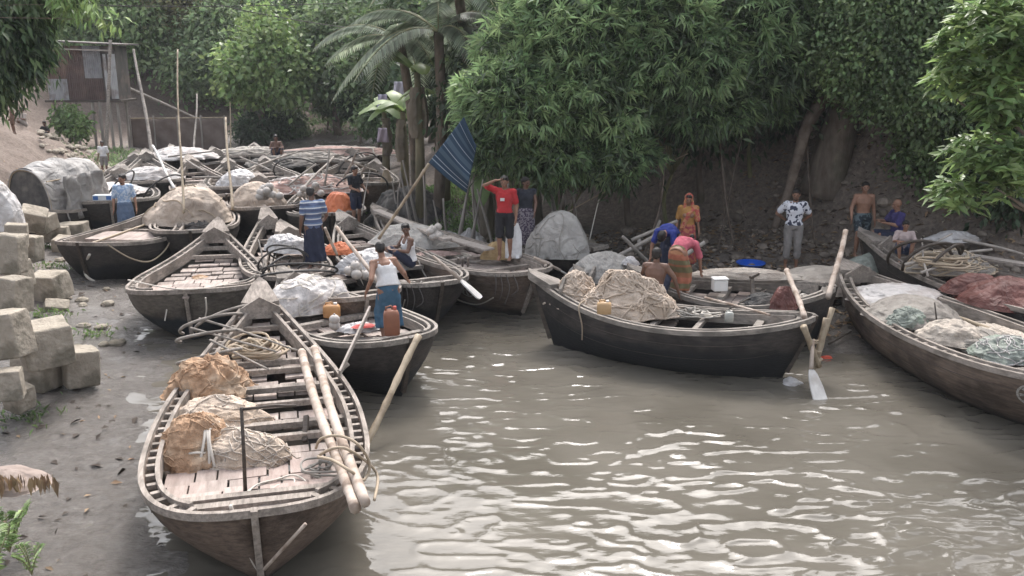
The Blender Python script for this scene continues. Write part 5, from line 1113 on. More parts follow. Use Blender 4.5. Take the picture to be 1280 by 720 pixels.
# palm and banana
def frond(g_v, base, az, L_, droop_, rng, up=.6, ll=.45, n=44):
    C, D, N = [], [], []; pts = []
    for i in range(n):
        t = i / n; r_ = L_ * t; p = base + Vector((math.cos(az) * r_, math.sin(az) * r_, up * r_ - droop_ * r_ * r_)); pts.append(p)
    for i in range(4, n):
        tan = (pts[i] - pts[i - 1]).normalized(); sd = tan.cross(Vector((0, 0, 1))).normalized()
        for s in (1, -1):
            C.append(pts[i]); D.append(sd * s + tan * .45 + Vector((0, 0, -.35))); N.append(Vector((0, 0, 1)) + sd * .2)
    return pts, C, D, N
def palm(label, base, top, nf, L_, seed, mat='palm', droop_=.32, ll=.5, azr=None):
    o = thing('palm_tree', label, 'palm', base); rg = random.Random(seed); rngp = np.random.default_rng(seed)
    g = MB(); pts = spline([Vector((0, 0, -.2)), (top - base) * .5 + Vector((.1, 0, 0)), top - base], 6); g.tube(pts, [.17 - .05 * i / len(pts) for i in range(len(pts))], 9); g.build('trunk', BK, o, True)
    for k in range(nf):
        az = rg.uniform(0, 2 * math.pi) if azr is None else rg.uniform(*azr)
        pts, C, D, N = frond(None, top - base, az, L_ * rg.uniform(.75, 1.1), droop_ * rg.uniform(.7, 1.3), rngp, rg.uniform(.25, .9))
        n = len(C); t = np.linspace(0, 1, n); LL = ll * (np.sin(np.pi * np.clip(t * .9 + .08, 0, 1)) ** .6)
        fr = leafmesh('frond', np.array([tuple(c) for c in C]), np.array([tuple(c) for c in D]), np.array([tuple(c) for c in N]), LL, LL * .085, LM[mat], o, None, .25)
        g = MB(); g.tube(pts, [.022 - .016 * i / len(pts) for i in range(len(pts))], 5); g.build('frond_stalk', CU, fr, True)
    return o
palm('palm with grey-green fronds arching over the creek, left one', gnd(520, 29), PY(500, 50, 27), 13, 2.8, 1)
palm('smaller palm with drooping fronds right of the larger palm', gnd(545, 26), PY(548, 40, 24.5), 13, 2.6, 2)
palm('palm with its fronds hanging from the top picture edge', gnd(600, 26), PY(572, -15, 24), 12, 2.7, 3)
def banana(label, base, h, seed, n=6):
    o = thing('banana_plant', label, 'banana plant', base); rg = random.Random(seed); g = MB()
    g.tube([(0, 0, -.2), (.03, 0, h * .5), (0, .05, h)], [.16, .13, .08], 10); g.build('stem', M('banana stem %d' % seed, (.11, .10, .06), (.24, .21, .13), 4, .8, .5, .02, 6, (1, 1, .2)), o, True)
    for k in range(n):
        az = rg.uniform(0, 6.28); L_ = rg.uniform(1.3, 2.0); V = []; m_ = 14; up = rg.uniform(.5, 1.2)
        for i in range(m_ + 1):
            t = i / m_; r_ = L_ * t; c = Vector((math.cos(az) * r_ * .8, math.sin(az) * r_ * .8, h + up * r_ - .55 * r_ * r_)); sd = Vector((-math.sin(az), math.cos(az), 0)); w_ = .26 * math.sin(math.pi * min(1, t * .93 + .06)) ** .5
            V += [c + sd * w_ + Vector((0, 0, -.10 * w_ * 4)), c, c - sd * w_ + Vector((0, 0, -.10 * w_ * 4))]
        g = MB(); g.add(V, [(3 * i + j, 3 * i + j + 1, 3 * i + j + 4, 3 * i + j + 3) for i in range(m_) for j in range(2)]); g.build('leaf', LM['mid'] if k % 3 else LM['lit'], o, True)
    for k in range(4):                                      # dead hanging leaves
        az = rg.uniform(0, 6.28); V = []
        for i in range(9):
            c = Vector((math.cos(az) * (.12 + .12 * math.sin(i / 3)), math.sin(az) * (.12 + .12 * math.sin(i / 3)), h * .9 - i * .17)); sd = Vector((-math.sin(az), math.cos(az), 0)); w_ = .13 + .05 * math.sin(i * 2.1 + k); V += [c + sd * w_, c + Vector((math.cos(az), math.sin(az), 0)) * .05, c - sd * w_]
        g = MB(); g.add(V, [(3 * i + j, 3 * i + j + 1, 3 * i + j + 4, 3 * i + j + 3) for i in range(8) for j in range(2)]); g.build('dead_leaf', LM['dull'], o)
    return o
for i, (px, y, h) in enumerate(((505, 30, 2.6), (524, 25.5, 4.3), (556, 27, 3.0), (482, 34, 2.3), (610, 23.5, 1.6), (665, 22.6, 1.4))):
    banana('banana plant with dead hanging leaves, %s' % ('left of the striped cloth', 'tallest, with a dark stem', 'just above the striped cloth', 'beside the far bushes', 'behind the boy in red', 'left of the grey mound')[i], gnd(px, y), h, 10 + i)
# stems and bamboo stakes on the bank behind the boys
rg = random.Random(3)
for i in range(26):
    px = 495 + i * 9.2 + rg.uniform(-4, 4); y = rg.uniform(21.5, 24) + (2 if px < 560 else 0); b = gnd(px, y); h = rg.uniform(1.0, 2.4)
    pole('dead grey stem standing in the row on the bank behind the boys', b - Vector((0, 0, .2)), b + Vector((rg.uniform(-.5, .5), rg.uniform(-.3, .1), h)), rg.uniform(.03, .07), .02, 'grey', False, 'stake', 'stake', 'dead stems behind the boys', .03)
# roots and vines hanging down the dark bank
vr = MB(); o = thing('hanging_roots', 'tangle of brown roots hanging down the dark bank under the bamboo', 'roots', gnd(850, 22))
for i in range(22):
    px = rg.uniform(590, 1260); y = rg.uniform(20.6, 22.0); p0 = PY(px, rg.uniform(120, 200), y + .5); p0.z = max(p0.z, 1.8); x1 = p0.x + rg.uniform(-.9, .9); y1 = y - rg.uniform(.2, 1.2)
    p1 = Vector((x1, y1, T(x1, y1))); m_ = p0.lerp(p1, .5) + Vector((rg.uniform(-.4, .4), -.2, -.2)); pts = spline([p0, m_, p1], 5)
    r_ = rg.choice((.010, .014, .02, .035)); vr.tube([p - o.location for p in pts], [r_ * (1 - .4 * j / len(pts)) for j in range(len(pts))], 6)
rt = vr.build('root', RT, o, True); tag(rt, kind='stuff')
# litter, grass
rng = np.random.default_rng(21)
def litter(name, xs, ys, n, mat, ll=.12, dz=.012):
    x = rng.uniform(*xs, n); y = rng.uniform(*ys, n); z = terrain(x, y); k = z > .02; x, y, z = x[k], y[k], z[k]; n = len(x)
    D = np.stack([rng.normal(size=n), rng.normal(size=n), rng.normal(size=n) * .2], 1); Nn = np.stack([rng.normal(size=n) * .3, rng.normal(size=n) * .3, np.ones(n)], 1)
    L = ll * rng.uniform(.5, 1.4, n); return tag(leafmesh(name, np.stack([x, y, z + dz], 1), D, Nn, L, L * .2, mat), kind='stuff')
litter('leaf_litter', (-2, 13), (15, 23), 9000, LM['dry'], .14)
litter('leaf_litter', (-26, -3.0), (7, 40), 1800, LM['dry'], .10)
DK = Msolid('dark debris', (.06, .045, .035), .9); litter('dark_litter', (-12, -3.2), (7, 22), 500, DK, .16); litter('dark_litter', (-2, 13), (15, 23), 3000, DK, .16)
litter('pale_litter', (0, 12), (16.5, 22.5), 1300, M('pale dry leaves', (.34, .29, .22), (.52, .45, .36), 5, .9, 0), .15)
def grass(name, pts, n, h, mat, sp=.35):
    pts = np.array(pts); c = pts[rng.choice(len(pts), n)] + rng.normal(size=(n, 2)) * sp; z = terrain(c[:, 0], c[:, 1])
    D = np.stack([rng.normal(size=n) * .45, rng.normal(size=n) * .45, np.ones(n)], 1); L = h * rng.uniform(.5, 1.3, n)
    return tag(leafmesh(name, np.column_stack([c, z]), D, np.stack([rng.normal(size=n), rng.normal(size=n), np.zeros(n)], 1), L, L * .07, mat, None, None, .35), kind='stuff')
gp = [tuple(gnd(rg.uniform(475, 600), rg.uniform(23.5, 29)).xy) for _ in range(40)]
grass('bank_grass', gp, 5200, .26, LM['mid'], .4)
gp = [tuple(P(px, py, .35).xy) for px, py in ((62, 305), (70, 330), (55, 345), (60, 385), (30, 500), (110, 400), (48, 360))]
grass('block_grass', gp, 700, .16, LM['mid'], .22)
gp = [tuple(gnd(rg.uniform(130, 200), rg.uniform(36, 41)).xy) for _ in range(20)] + [tuple(gnd(rg.uniform(300, 460), rg.uniform(49, 53)).xy) for _ in range(30)]
grass('far_grass', gp, 2500, .35, LM['far'], .6)
# plants and dead leaves at the lower left corner
def weed(label, base, n, h, seed, mat='lit'):
    rr = np.random.default_rng(seed); o = thing('weed', label, 'plant', base); g = MB(); C, D, N = [], [], []
    for k in range(n):
        az = rr.uniform(0, 6.28); tip = Vector((math.cos(az) * h * .5, math.sin(az) * h * .5, h * rr.uniform(.7, 1.1))); pts = spline([(0, 0, 0), tip * .5 + Vector((0, 0, .05)), tip], 5); g.tube(pts, .006, 5)
        for j in range(2, len(pts)):
            for s in (1, -1):
                sd = Vector((-math.sin(az), math.cos(az), .15)) * s; C.append(tuple(pts[j])); D.append(tuple(sd + tip.normalized() * .6)); N.append((0, 0, 1))
    g.build('stem', CU, o); C, D, N = np.array(C), np.array(D), np.array(N); L = rr.uniform(.6, 1.1, len(C)) * h * .32
    leafmesh('foliage', C, D, N, L, L * .15, LM[mat], o, None, .3); return o
for i, (px, py, h, lb) in enumerate(((12, 690, .42, 'leafy green weed at the lower left edge, tallest of three'), (40, 718, .24, 'small green weed on the silt at the bottom edge, right of three'), (-5, 720, .36, 'green weed cut by the lower left corner'))):
    weed(lb, P(px, py, .30), 7, h, 60 + i)
o = thing('dead_leaf_bunch', 'fringe of brown dead leaves hanging from the pinkish ledge', 'dead leaves', P(22, 596, .92))
rr = np.random.default_rng(5); n = 60; C = np.stack([rr.uniform(-.35, .35, n), rr.uniform(-.06, .06, n), rr.uniform(-.02, .03, n)], 1)
D = np.stack([rr.normal(size=n) * .2, rr.normal(size=n) * .15, -np.ones(n)], 1); L = rr.uniform(.08, .2, n); leafmesh('leaf', C, D, rr.normal(size=(n, 3)), L, L * .16, LM['dry'], o)

# ------------------------------------------------------------------ shack, fence, sheet roof
def corr(g, x0, x1, z0, z1, y, n=None, amp=.018, slope=0.0):
    n = n or int((x1 - x0) / .02); V = []
    for i in range(n + 1):
        x = x0 + (x1 - x0) * i / n; d = amp * math.sin(i * .02 * (x1 - x0) / (n * .02) * 2 * math.pi / .09 * 1.0)
        V += [(x, y + d, z0), (x, y + d + slope, z1)]
    g.add(V, [(2 * i, 2 * i + 2, 2 * i + 3, 2 * i + 1) for i in range(n)])
def tin(name, a, b, c3): return M(name, a, b, 3, .6, .3, .01, 7, (1, 1, .4), c3=c3, c3s=1.6, c3a=.7)
TN = [tin('rusty tin', (.085, .05, .042), (.16, .10, .085), (.20, .13, .10)), tin('grey tin', (.22, .22, .22), (.36, .36, .37), (.14, .10, .085)), tin('dark rusty tin', (.06, .038, .034), (.12, .08, .07), (.16, .10, .08)),
      tin('worn grey tin', (.16, .16, .165), (.28, .28, .29), (.10, .07, .06)), tin('pale tin', (.34, .34, .34), (.46, .46, .46), (.2, .16, .14)), tin('roof tin', (.05, .045, .042), (.11, .095, .085), (.16, .12, .10))]
sl, sr = PY(62, 125, 42), PY(149, 125, 42); W_ = sr.x - sl.x; zf = sl.z; o = thing('tin_shack', 'rusty corrugated tin shack on stilts above the left slope', 'shack', (sl.x, 42, zf - 2.0)); zb = 2.0
def wl(*a, mat=0, nm='wall_sheet'):
    g = MB(); corr(g, *a); s = g.build(nm, TN[mat], o); s.modifiers.new('t', 'SOLIDIFY').thickness = .01
H_ = 2.35
wl(0, W_ * .28, zb + .85, zb + H_, .0, mat=0); wl(0.02, W_ * .29, zb, zb + .92, -.03, mat=1); wl(W_ * .28, W_ * .56, zb, zb + H_, .0, mat=2); wl(W_ * .55, W_ * .80, zb + .95, zb + H_, -.03, mat=3)
wl(W_ * .56, W_ * .80, zb, zb + 1.0, .0, mat=2); wl(W_ * .83, W_ * .87, zb, zb + 2.0, -.02, mat=4); wl(W_ * .90, W_, zb + .05, zb + 2.0, 0, mat=4)
g = MB(); g.box((W_ / 2, .75, zb + H_ / 2), (W_ - .06, 1.4, H_)); g.build('inner_wall', TN[5], o)
g = MB(); g.beam((-.1, .7, zb + H_ + .22), (W_ + .4, .7, zb + H_ + .05), 2.3, .06); g.build('roof', TN[5], o)
g = MB(); g.beam((W_ * .1, -.25, zb + H_ - .12), (W_ * .95, -.25, zb + H_ - .2), .06, .06); g.build('eave_beam', WD['grey'], o)
g = MB(); g.box((W_ / 2, .75, zb - .05), (W_ + .3, 1.8, .09)); g.build('floor', WD['dark'], o)
for x, y in ((.1, .1), (W_ * .35, .1), (W_ * .6, .0), (W_ * .85, .0), (W_ * .95, .1), (.2, 1.4), (W_ * .5, 1.4), (W_ * .9, 1.4), (W_ * .72, -.1)):
    g = MB(); zz = T(sl.x + x, 42 + y) - (zf - 2.0) - .2; g.tube([(x, y, min(zz, 1.8)), (x + .02, y, zb - .06)], .065, 7); g.build('stilt', WD['grey'], o)
pole('tall grey pole standing in front of the tin shack', P(133, 186, .6), PY(138, 50, 40.5), .08, .06, 'railb', False, 'pole', 'pole')
pole('crooked bamboo handrail sloping down right of the tin shack', PY(150, 105, 44), PY(250, 150, 46), .06, .05, 'grey', False, 'pole', 'pole')
fl, fr_ = PY(166, 186, 44), PY(283, 186, 44); o = thing('net_fence', 'brown net screen stretched on poles at the creek head', 'fence', (fl.x, 44, 0))
NF = M('brown fence net', (.13, .10, .085), (.19, .15, .13), 2, .95, .3, .02); Wf = fr_.x - fl.x
V = []; 
for i in range(31):
    for j in range(9): V.append((Wf * i / 30, .06 * math.sin(i * .8 + j), .1 + 1.5 * j / 8 * (1 + .04 * math.sin(i * .5))))
g = MB(); g.add(V, [(i * 9 + j, (i + 1) * 9 + j, (i + 1) * 9 + j + 1, i * 9 + j + 1) for i in range(30) for j in range(8)]); s = g.build('net_panel', NF, o, True); s.modifiers.new('t', 'SOLIDIFY').thickness = .01
for i in range(5):
    g = MB(); g.tube([(Wf * i / 4, -.05, -.3), (Wf * i / 4 + .03, -.05, 1.75)], .04, 7); g.build('post', WD['grey'], o)
g = MB(); g.tube([(0, -.05, 1.62), (Wf, -.05, 1.66)], .03, 6); g.build('top_rail', WD['bamboo'], o)
a, b = PY(600, 46, 25), PY(662, -8, 26.2); g = MB()
o = thing('sheet_roof', 'fallen pale corrugated sheet roof edge showing between palm and bamboo', 'roof', a)
for k in range(4):
    dd = Vector((.02, 0, -.13 * k)); g = MB(); g.beam(Vector((0, .25 * k, 0)) + dd + Vector((-.1 * k, 0, 0)), (b - a) + dd + Vector((0, .25 * k, 0)), .30, .05, (.4, -1, .6)); g.build('sheet', TN[4 if k % 2 else 1], o)
g = MB(); g.beam(Vector((-.12, -.1, -.05)), Vector((.12, -.15, -.45)), .10, .05); g.build('orange_end_board', Msolid('orange board', (.55, .22, .10)), o)
# wall cloths and bags on the bank
heap('plastic_bag', 'white plastic bags lying against the stems behind the painted bows', 'bag', gnd(587, 22.6), (.35, .3, .55), 0, 151, TM['white'], .2, 1.5)
heap('plastic_bag', 'pale sack lying under the striped cloth', 'bag', gnd(553, 23.4), (.5, .3, .4), 0, 152, TM['white'], .2, 1.5)
heap('tarpaulin', 'black sheet slumped on the bank left of the striped cloth', 'sheet', gnd(505, 26), (.9, .5, 1.0), 0, 153, NM['dark'], .2, 1.2)
heap('boulder', 'pale rounded boulder against the dark bank', 'boulder', gnd(733, 21.2), (.35, .3, .45), 0, 154, BM, .1, 1.0)
heap('net_mound', 'small brown net mound on the bank left of the boy in red', 'net mound', gnd(553, 22.2) + Vector((0, 0, 0)), (.75, .5, .55), 0, 155, NM['grey'], .15, 1.3)
for i, (px, py, y, c) in enumerate(((478, 118, 33, (.35, .33, .42)), (478, 160, 32, (.30, .25, .30)), (498, 102, 33, (.42, .4, .46)))):
    p0 = PY(px, py, y); g = MB(); V = []
    for a_ in range(7):
        for b_ in range(8): V.append(p0 + Vector((.05 * (a_ - 3) * (1 + .06 * b_), .05 * math.sin(a_ * 1.7 + b_ * .5), -.07 * b_)))
    g.add(V, [(a_ * 8 + b_, a_ * 8 + b_ + 1, (a_ + 1) * 8 + b_ + 1, (a_ + 1) * 8 + b_) for a_ in range(6) for b_ in range(7)]); s = g.build('hanging_cloth', Msolid('laundry %d' % i, c), None, True, origin=p0); s.modifiers.new('t', 'SOLIDIFY').thickness = .01
    tag(s, 'pale lilac cloth hanging among the banana stems, %s' % ('upper left', 'lowest', 'upper right')[i], 'cloth')
g = MB(); b0 = gnd(482, 29.5)
for k in range(40):
    a_ = k / 40 * 6.28; g.tube([(.28 * math.cos(a_), .28 * math.sin(a_), 0), (.2 * math.cos(a_), .2 * math.sin(a_), .5), (.05 * math.cos(a_), .05 * math.sin(a_), .95)], [.03, .03, .015], 5)
tag(g.build('straw_bundle', WD['bamboo'], None, False, b0), 'upright tan straw bundle on the bank below the palm', 'straw bundle')
for i, (px, py, z, r_) in enumerate(((800, 312, .75, .05), (815, 300, .8, .045), (770, 322, .7, .05), (826, 318, .7, .06), (790, 300, 1.0, .04), (840, 330, .7, .05), (812, 330, .7, .04))):
    a_ = P(px, py, z); b_ = a_ + Vector((rg.uniform(-.9, .9), rg.uniform(-.4, .2), rg.uniform(.1, .7))); pole('grey broken timber in the pile behind the low grey sack', a_, b_, r_, r_ * .8, 'grey', False, 'timber', 'timber', 'broken timbers by the bank', .01)
# ------------------------------------------------------------------ people
SK = [M('brown skin', (.21, .112, .072), (.29, .158, .105), 8, .55, .15, .003), M('dark brown skin', (.125, .068, .046), (.18, .10, .07), 8, .5, .15, .003), M('light brown skin', (.27, .145, .09), (.34, .19, .125), 8, .55, .15, .003)]
HAIR = M('black hair', (.008, .007, .006), (.022, .018, .016), 30, .6, .6, .005); EYE = Msolid('dark eyes', (.02, .015, .012), .3); GREYH = Msolid('grey hair', (.25, .24, .23), .8)
def stripes(name, cols, scale=14, axis='Z'):
    m = bpy.data.materials.new(name); m.use_nodes = True; n = m.node_tree; b = n.nodes['Principled BSDF']; L = n.links.new
    tc = n.nodes.new('ShaderNodeTexCoord'); sp = n.nodes.new('ShaderNodeSeparateXYZ'); L(tc.outputs['Object'], sp.inputs[0])
    a = n.nodes.new('ShaderNodeMath'); a.operation = 'MULTIPLY'; a.inputs[1].default_value = scale; L(sp.outputs[axis], a.inputs[0])
    f = n.nodes.new('ShaderNodeMath'); f.operation = 'FRACT'; L(a.outputs[0], f.inputs[0])
    r = n.nodes.new('ShaderNodeValToRGB'); r.color_ramp.interpolation = 'CONSTANT'; e = r.color_ramp.elements
    for i, (p_, c) in enumerate(cols):
        x = e[i] if i < 2 else e.new(p_); x.position = p_; x.color = (*c, 1)
    L(f.outputs[0], r.inputs[0]); L(r.outputs[0], b.inputs['Base Color']); b.inputs['Roughness'].default_value = .9; return m
def patches(name, ca, cb, sc=9, thr=.5):
    m = bpy.data.materials.new(name); m.use_nodes = True; n = m.node_tree; b = n.nodes['Principled BSDF']; L = n.links.new
    tc = n.nodes.new('ShaderNodeTexCoord'); v = n.nodes.new('ShaderNodeTexNoise'); v.inputs['Scale'].default_value = sc; v.inputs['Detail'].default_value = 1.0; L(tc.outputs['Object'], v.inputs['Vector'])
    r = n.nodes.new('ShaderNodeValToRGB'); r.color_ramp.interpolation = 'CONSTANT'; r.color_ramp.elements[0].color = (*ca, 1); r.color_ramp.elements[1].position = thr; r.color_ramp.elements[1].color = (*cb, 1)
    L(v.outputs['Fac'], r.inputs[0]); L(r.outputs[0], b.inputs['Base Color']); b.inputs['Roughness'].default_value = .9; return m
STAND = dict(pel=(0, 0, .93), wst=(0, .005, 1.06), chs=(0, .0, 1.24), nck=(0, -.01, 1.42), hd=(0, .02, 1.575),
    sh=(.17, -.01, 1.375), el=(.235, -.03, 1.10), wr=(.255, .05, .86), hp=(.095, 0, .90), kn=(.105, .025, .50), an=(.11, -.02, .085), hand=(.262, .08, .765))
def mir(p): return (-p[0], p[1], p[2])
def person(label, at, yaw=180, height=1.65, pose=None, skin=0, clothes=(), hair='short', build=1.0, look=(0, 0), group=None, beard=False, female=False, toe=None):
    """pose: joints by side, e.g. {'elL': (...), 'elR': (...)}; local frame: +y forward, +x the person's right; feet at z=0."""
    J = {}
    for k, v in STAND.items():
        if k in ('pel', 'wst', 'chs', 'nck', 'hd'): J[k] = Vector(v)
        else: J[k + 'R'] = Vector(v); J[k + 'L'] = Vector(mir(v))
    for k, v in (pose or {}).items(): J[k] = Vector(v)
    o = thing('person', label, 'person', at, R(yaw), group); sc = height / 1.70; o.scale = (sc, sc, sc)
    up = (J['hd'] - J['nck']).normalized(); hx = Matrix.Rotation(R(look[0]), 3, 'Z') @ Matrix.Rotation(R(look[1]), 3, 'X')
    spine = (J['nck'] - J['pel']).normalized()
    def frame(d, xr):
        d = d.normalized(); x = (xr - d * xr.dot(d)).normalized(); y = d.cross(x); return Matrix((x, y, d)).transposed()
    xr = (J['shR'] - J['shL']).normalized(); xh = (J['hpR'] - J['hpL']).normalized()
    def torso(g, e, z0=0, z1=5):
        rows = [(J['pel'] - spine * .06, .135, .10, xh), (J['pel'] + spine * .03, .160, .112, xh), (J['wst'], .132, .092, xh), (J['wst'].lerp(J['chs'], .55), .145, .10, xr), (J['chs'], .168, .112, xr), (J['chs'].lerp(J['nck'], .55), .165, .10, xr), (J['nck'] - spine * .035, .11, .075, xr), (J['nck'], .062, .062, xr)]
        rows = rows[z0:z1 + 3] if z1 < 5 else rows[z0:]
        rr = []
        for c, a, b, x in rows:
            y = spine.cross(x).normalized(); rr.append([c + x * (a * build + e) * math.cos(t) + y * (b * build + e) * math.sin(t) for t in np.linspace(0, 2 * math.pi, 19)[:-1]])
        g.loft(rr)
    g = MB(); torso(g, 0)
    if female:
        for s in (1, -1): g.ell(J['chs'] + xr * .07 * s + spine.cross(xr) * .085 * (1 if spine.cross(xr).y > 0 else -1) - spine * .02, (.06, .055, .06))
    for s in ('R', 'L'):
        g.ell(J['sh' + s], (.062 * build, .06, .062)); g.cap2(J['nck'] - spine * .03, J['sh' + s], .05, .055 * build)
        g.cap2(J['sh' + s], J['el' + s], .052 * build, .040 * build); g.cap2(J['el' + s], J['wr' + s], .040 * build, .026)
        g.ell(J['chs'] + (J['sh' + s] - J['chs']) * .45, (.085, .08, .10))
        g.cap2(J['hp' + s], J['kn' + s], .086 * build, .054 * build); k, a = J['kn' + s], J['an' + s]
        g.cap2(k, k.lerp(a, .35), .053, .054 * build); g.cap2(k.lerp(a, .35), a, .052 * build, .034)
        # foot
        sh = (a - k).normalized(); fw = Vector((0, 1, 0)) if toe is None else Vector(toe); fw = (fw - sh * fw.dot(sh) * .6).normalized(); hl = a - fw * .04 - Vector((0, 0, .045)) if abs(sh.z) > .5 else a - fw * .04
        g.cap2(hl, hl + fw * .11 + Vector((0, 0, -.005)), .036, .038); g.cap2(hl + fw * .10, hl + fw * .20 + Vector((0, 0, -.012)), .037, .026)
        for i in range(4): g.cap2(hl + fw * .19 + Vector((.018 * (i - 1.5), 0, -.014)), hl + fw * .225 + Vector((.019 * (i - 1.5), 0, -.018)), .012, .010, 6)
        # hand
        w_ = J['wr' + s]; hd = (J['hand' + s] - w_).normalized() if ('hand' + s) in J and (pose or {}).get('hand' + s) is not None or ('wr' + s) not in (pose or {}) else (w_ - J['el' + s]).normalized()
        side = hd.cross(Vector((1, 0, 0)) if abs(hd.x) < .8 else Vector((0, 0, 1))).normalized(); nrm = side.cross(hd).normalized()
        g.cap2(w_, w_ + hd * .03, .025, .026); g.ell(w_ + hd * .065, (.016, .040, .048), Matrix((nrm, side, hd)).transposed())
        for i, (oy, ln) in enumerate(((-.030, .066), (-.010, .076), (.010, .072), (.029, .056))):
            b0 = w_ + hd * .10 + side * oy; b1 = b0 + hd * ln * .5 + nrm * .010; b2 = b1 + (hd * .75 + nrm * .55) * ln * .45
            g.cap2(b0 - hd * .02, b1, .0105, .0095, 6); g.cap2(b1, b2, .0095, .008, 6)
        t0 = w_ + hd * .035 - side * .030; g.cap2(t0, t0 + hd * .035 - side * .025 + nrm * .01, .013, .011, 6); g.cap2(t0 + hd * .035 - side * .025 + nrm * .01, t0 + hd * .065 - side * .03 + nrm * .018, .011, .009, 6)
    # neck and head
    g.cap2(J['nck'] - spine * .03, J['hd'] - up * .06, .056, .052)
    fm = frame(up, xr) @ hx
    def hp(x, y, z): return J['hd'] + fm @ Vector((x, y, z))
    fwd = 1
    g.ell(hp(0, -.012, .02), (.073, .090, .092), fm); g.ell(hp(0, .022, -.040), (.056, .062, .070), fm); g.ell(hp(0, .045, -.085), (.030, .030, .026), fm)
    g.cap2(hp(0, .084, .018), hp(0, .108, -.018), .010, .015, 8); g.cap2(hp(-.012, .098, -.022), hp(.012, .098, -.022), .010, .010, 8)
    g.cap2(hp(-.035, .074, .030), hp(.035, .074, .030), .013, .013, 8); g.cap2(hp(-.02, .082, -.052), hp(.02, .082, -.052), .009, .009, 8); g.cap2(hp(-.016, .080, -.064), hp(.016, .080, -.064), .010, .010, 8)
    for s in (1, -1): g.ell(hp(.076 * s, -.008, -.005), (.010, .022, .034), fm); g.ell(hp(.040 * s, .056, -.015), (.024, .022, .022), fm)
    def rem(ob, vx, it=3):
        m = ob.modifiers.new('remesh', 'REMESH'); m.mode = 'VOXEL'; m.voxel_size = vx; m.use_smooth_shade = True
        m2 = ob.modifiers.new('smooth', 'SMOOTH'); m2.iterations = it; m2.factor = .5
    b = g.build('body', SK[skin], o, True); rem(b, .0095, 2)
    g = MB()
    for s in (1, -1): g.ell(hp(.030 * s, .078, .006), (.014, .008, .007), fm, 10, 7)
    g.build('eyes', EYE, o, True)
    if hair != 'none':
        g = MB()
        g.ell(hp(0, -.026, .042), (.084, .096, .086), fm, 18, 12); g.ell(hp(0, -.05, .0), (.078, .070, .075), fm, 18, 12)
        g.ell(hp(0, .038, .088), (.060, .045, .030), fm)
        if hair == 'bun': g.ell(hp(0, -.14, -.01), (.045, .045, .05), fm)
        h = g.build('hair', GREYH if hair == 'grey' else HAIR, o, True); rem(h, .010, 2)
        tx = h.modifiers.new('d', 'DISPLACE'); t = bpy.data.textures.get('hairtex') or bpy.data.textures.new('hairtex', 'CLOUDS'); t.noise_scale = .02; tx.texture = t; tx.strength = .012
    if beard:
        g = MB(); g.ell(hp(0, .046, -.092), (.040, .036, .022), fm); g.cap2(hp(-.025, .092, -.041), hp(.025, .092, -.041), .005, .005, 6); g.build('beard', HAIR, o, True)
    for c in clothes:
        kind, mat = c[0], c[1]; g = MB(); e = .014
        if kind in ('shirt', 'tee', 'vest'):
            torso(g, e, 1 if kind != 'shirt' else 0, 5)
            if kind == 'vest':
                g = MB(); rows = [(J['pel'] + spine * .03, .188, .142, xh), (J['wst'], .150, .115, xh), (J['wst'].lerp(J['chs'], .55), .150, .104, xr), (J['chs'], .166, .116, xr), (J['chs'].lerp(J['nck'], .30), .135, .112, xr)]
                rr = []
                for cc, a, b2, x in rows:
                    y = spine.cross(x).normalized(); rr.append([cc + x * (a * build + .012) * math.cos(t) + y * (b2 * build + .012) * math.sin(t) for t in np.linspace(0, 2 * math.pi, 19)[:-1]])
                g.loft(rr)
                for s in (1, -1):
                    for f_ in (1, -1): g.cap2(J['chs'].lerp(J['nck'], .25) + xr * .095 * s + spine.cross(xr) * .085 * f_, J['nck'] - spine * .012 + xr * .085 * s + spine.cross(xr) * .01 * f_, .034, .030)
            else:
                for s in ('R', 'L'):
                    g.ell(J['sh' + s], (.078 * build, .075, .076)); g.cap2(J['nck'] - spine * .04, J['sh' + s], .060, .068)
                    end = J['sh' + s].lerp(J['el' + s], c[2] if len(c) > 2 else .62); g.cap2(J['sh' + s], end, .070 * build, .062 * build); g.ell(J['chs'] + (J['sh' + s] - J['chs']) * .45, (.098, .094, .112))
        elif kind in ('shorts', 'trousers'):
            f_ = c[2] if len(c) > 2 else .8
            rr = []
            for cc, a, b2 in ((J['pel'] - spine * .07, .15, .112), (J['pel'], .172, .125), (J['pel'] + spine * .09, .152, .112)):
                y = spine.cross(xh).normalized(); rr.append([cc + xh * a * build * math.cos(t) + y * b2 * build * math.sin(t) for t in np.linspace(0, 2 * math.pi, 19)[:-1]])
            g.loft(rr)
            for s in ('R', 'L'):
                if kind == 'trousers': g.cap2(J['hp' + s], J['kn' + s], .102 * build, .082); g.cap2(J['kn' + s], J['kn' + s].lerp(J['an' + s], f_), .080, .072)
                else: g.cap2(J['hp' + s], J['hp' + s].lerp(J['kn' + s], f_), .102 * build, .088)
        elif kind == 'lungi':
            f_ = c[2] if len(c) > 2 else .85; kc = (J['knR'] + J['knL']) / 2; ac = (J['anR'] + J['anL']) / 2
            kw = (J['knR'] - J['knL']).length / 2; aw = (J['anR'] - J['anL']).length / 2; rr = []
            pts = [(J['pel'] + spine * .10, .150, .115), (J['pel'] + spine * .03, .180, .134), (J['pel'], .172, .128), (J['pel'].lerp(kc, .4), .168 + kw * .25, .135), (kc, kw + .105, .125), (kc.lerp(ac, f_ * .6), (kw + aw) / 2 + .11, .125), (kc.lerp(ac, f_), aw + .115, .13)]
            prev = None
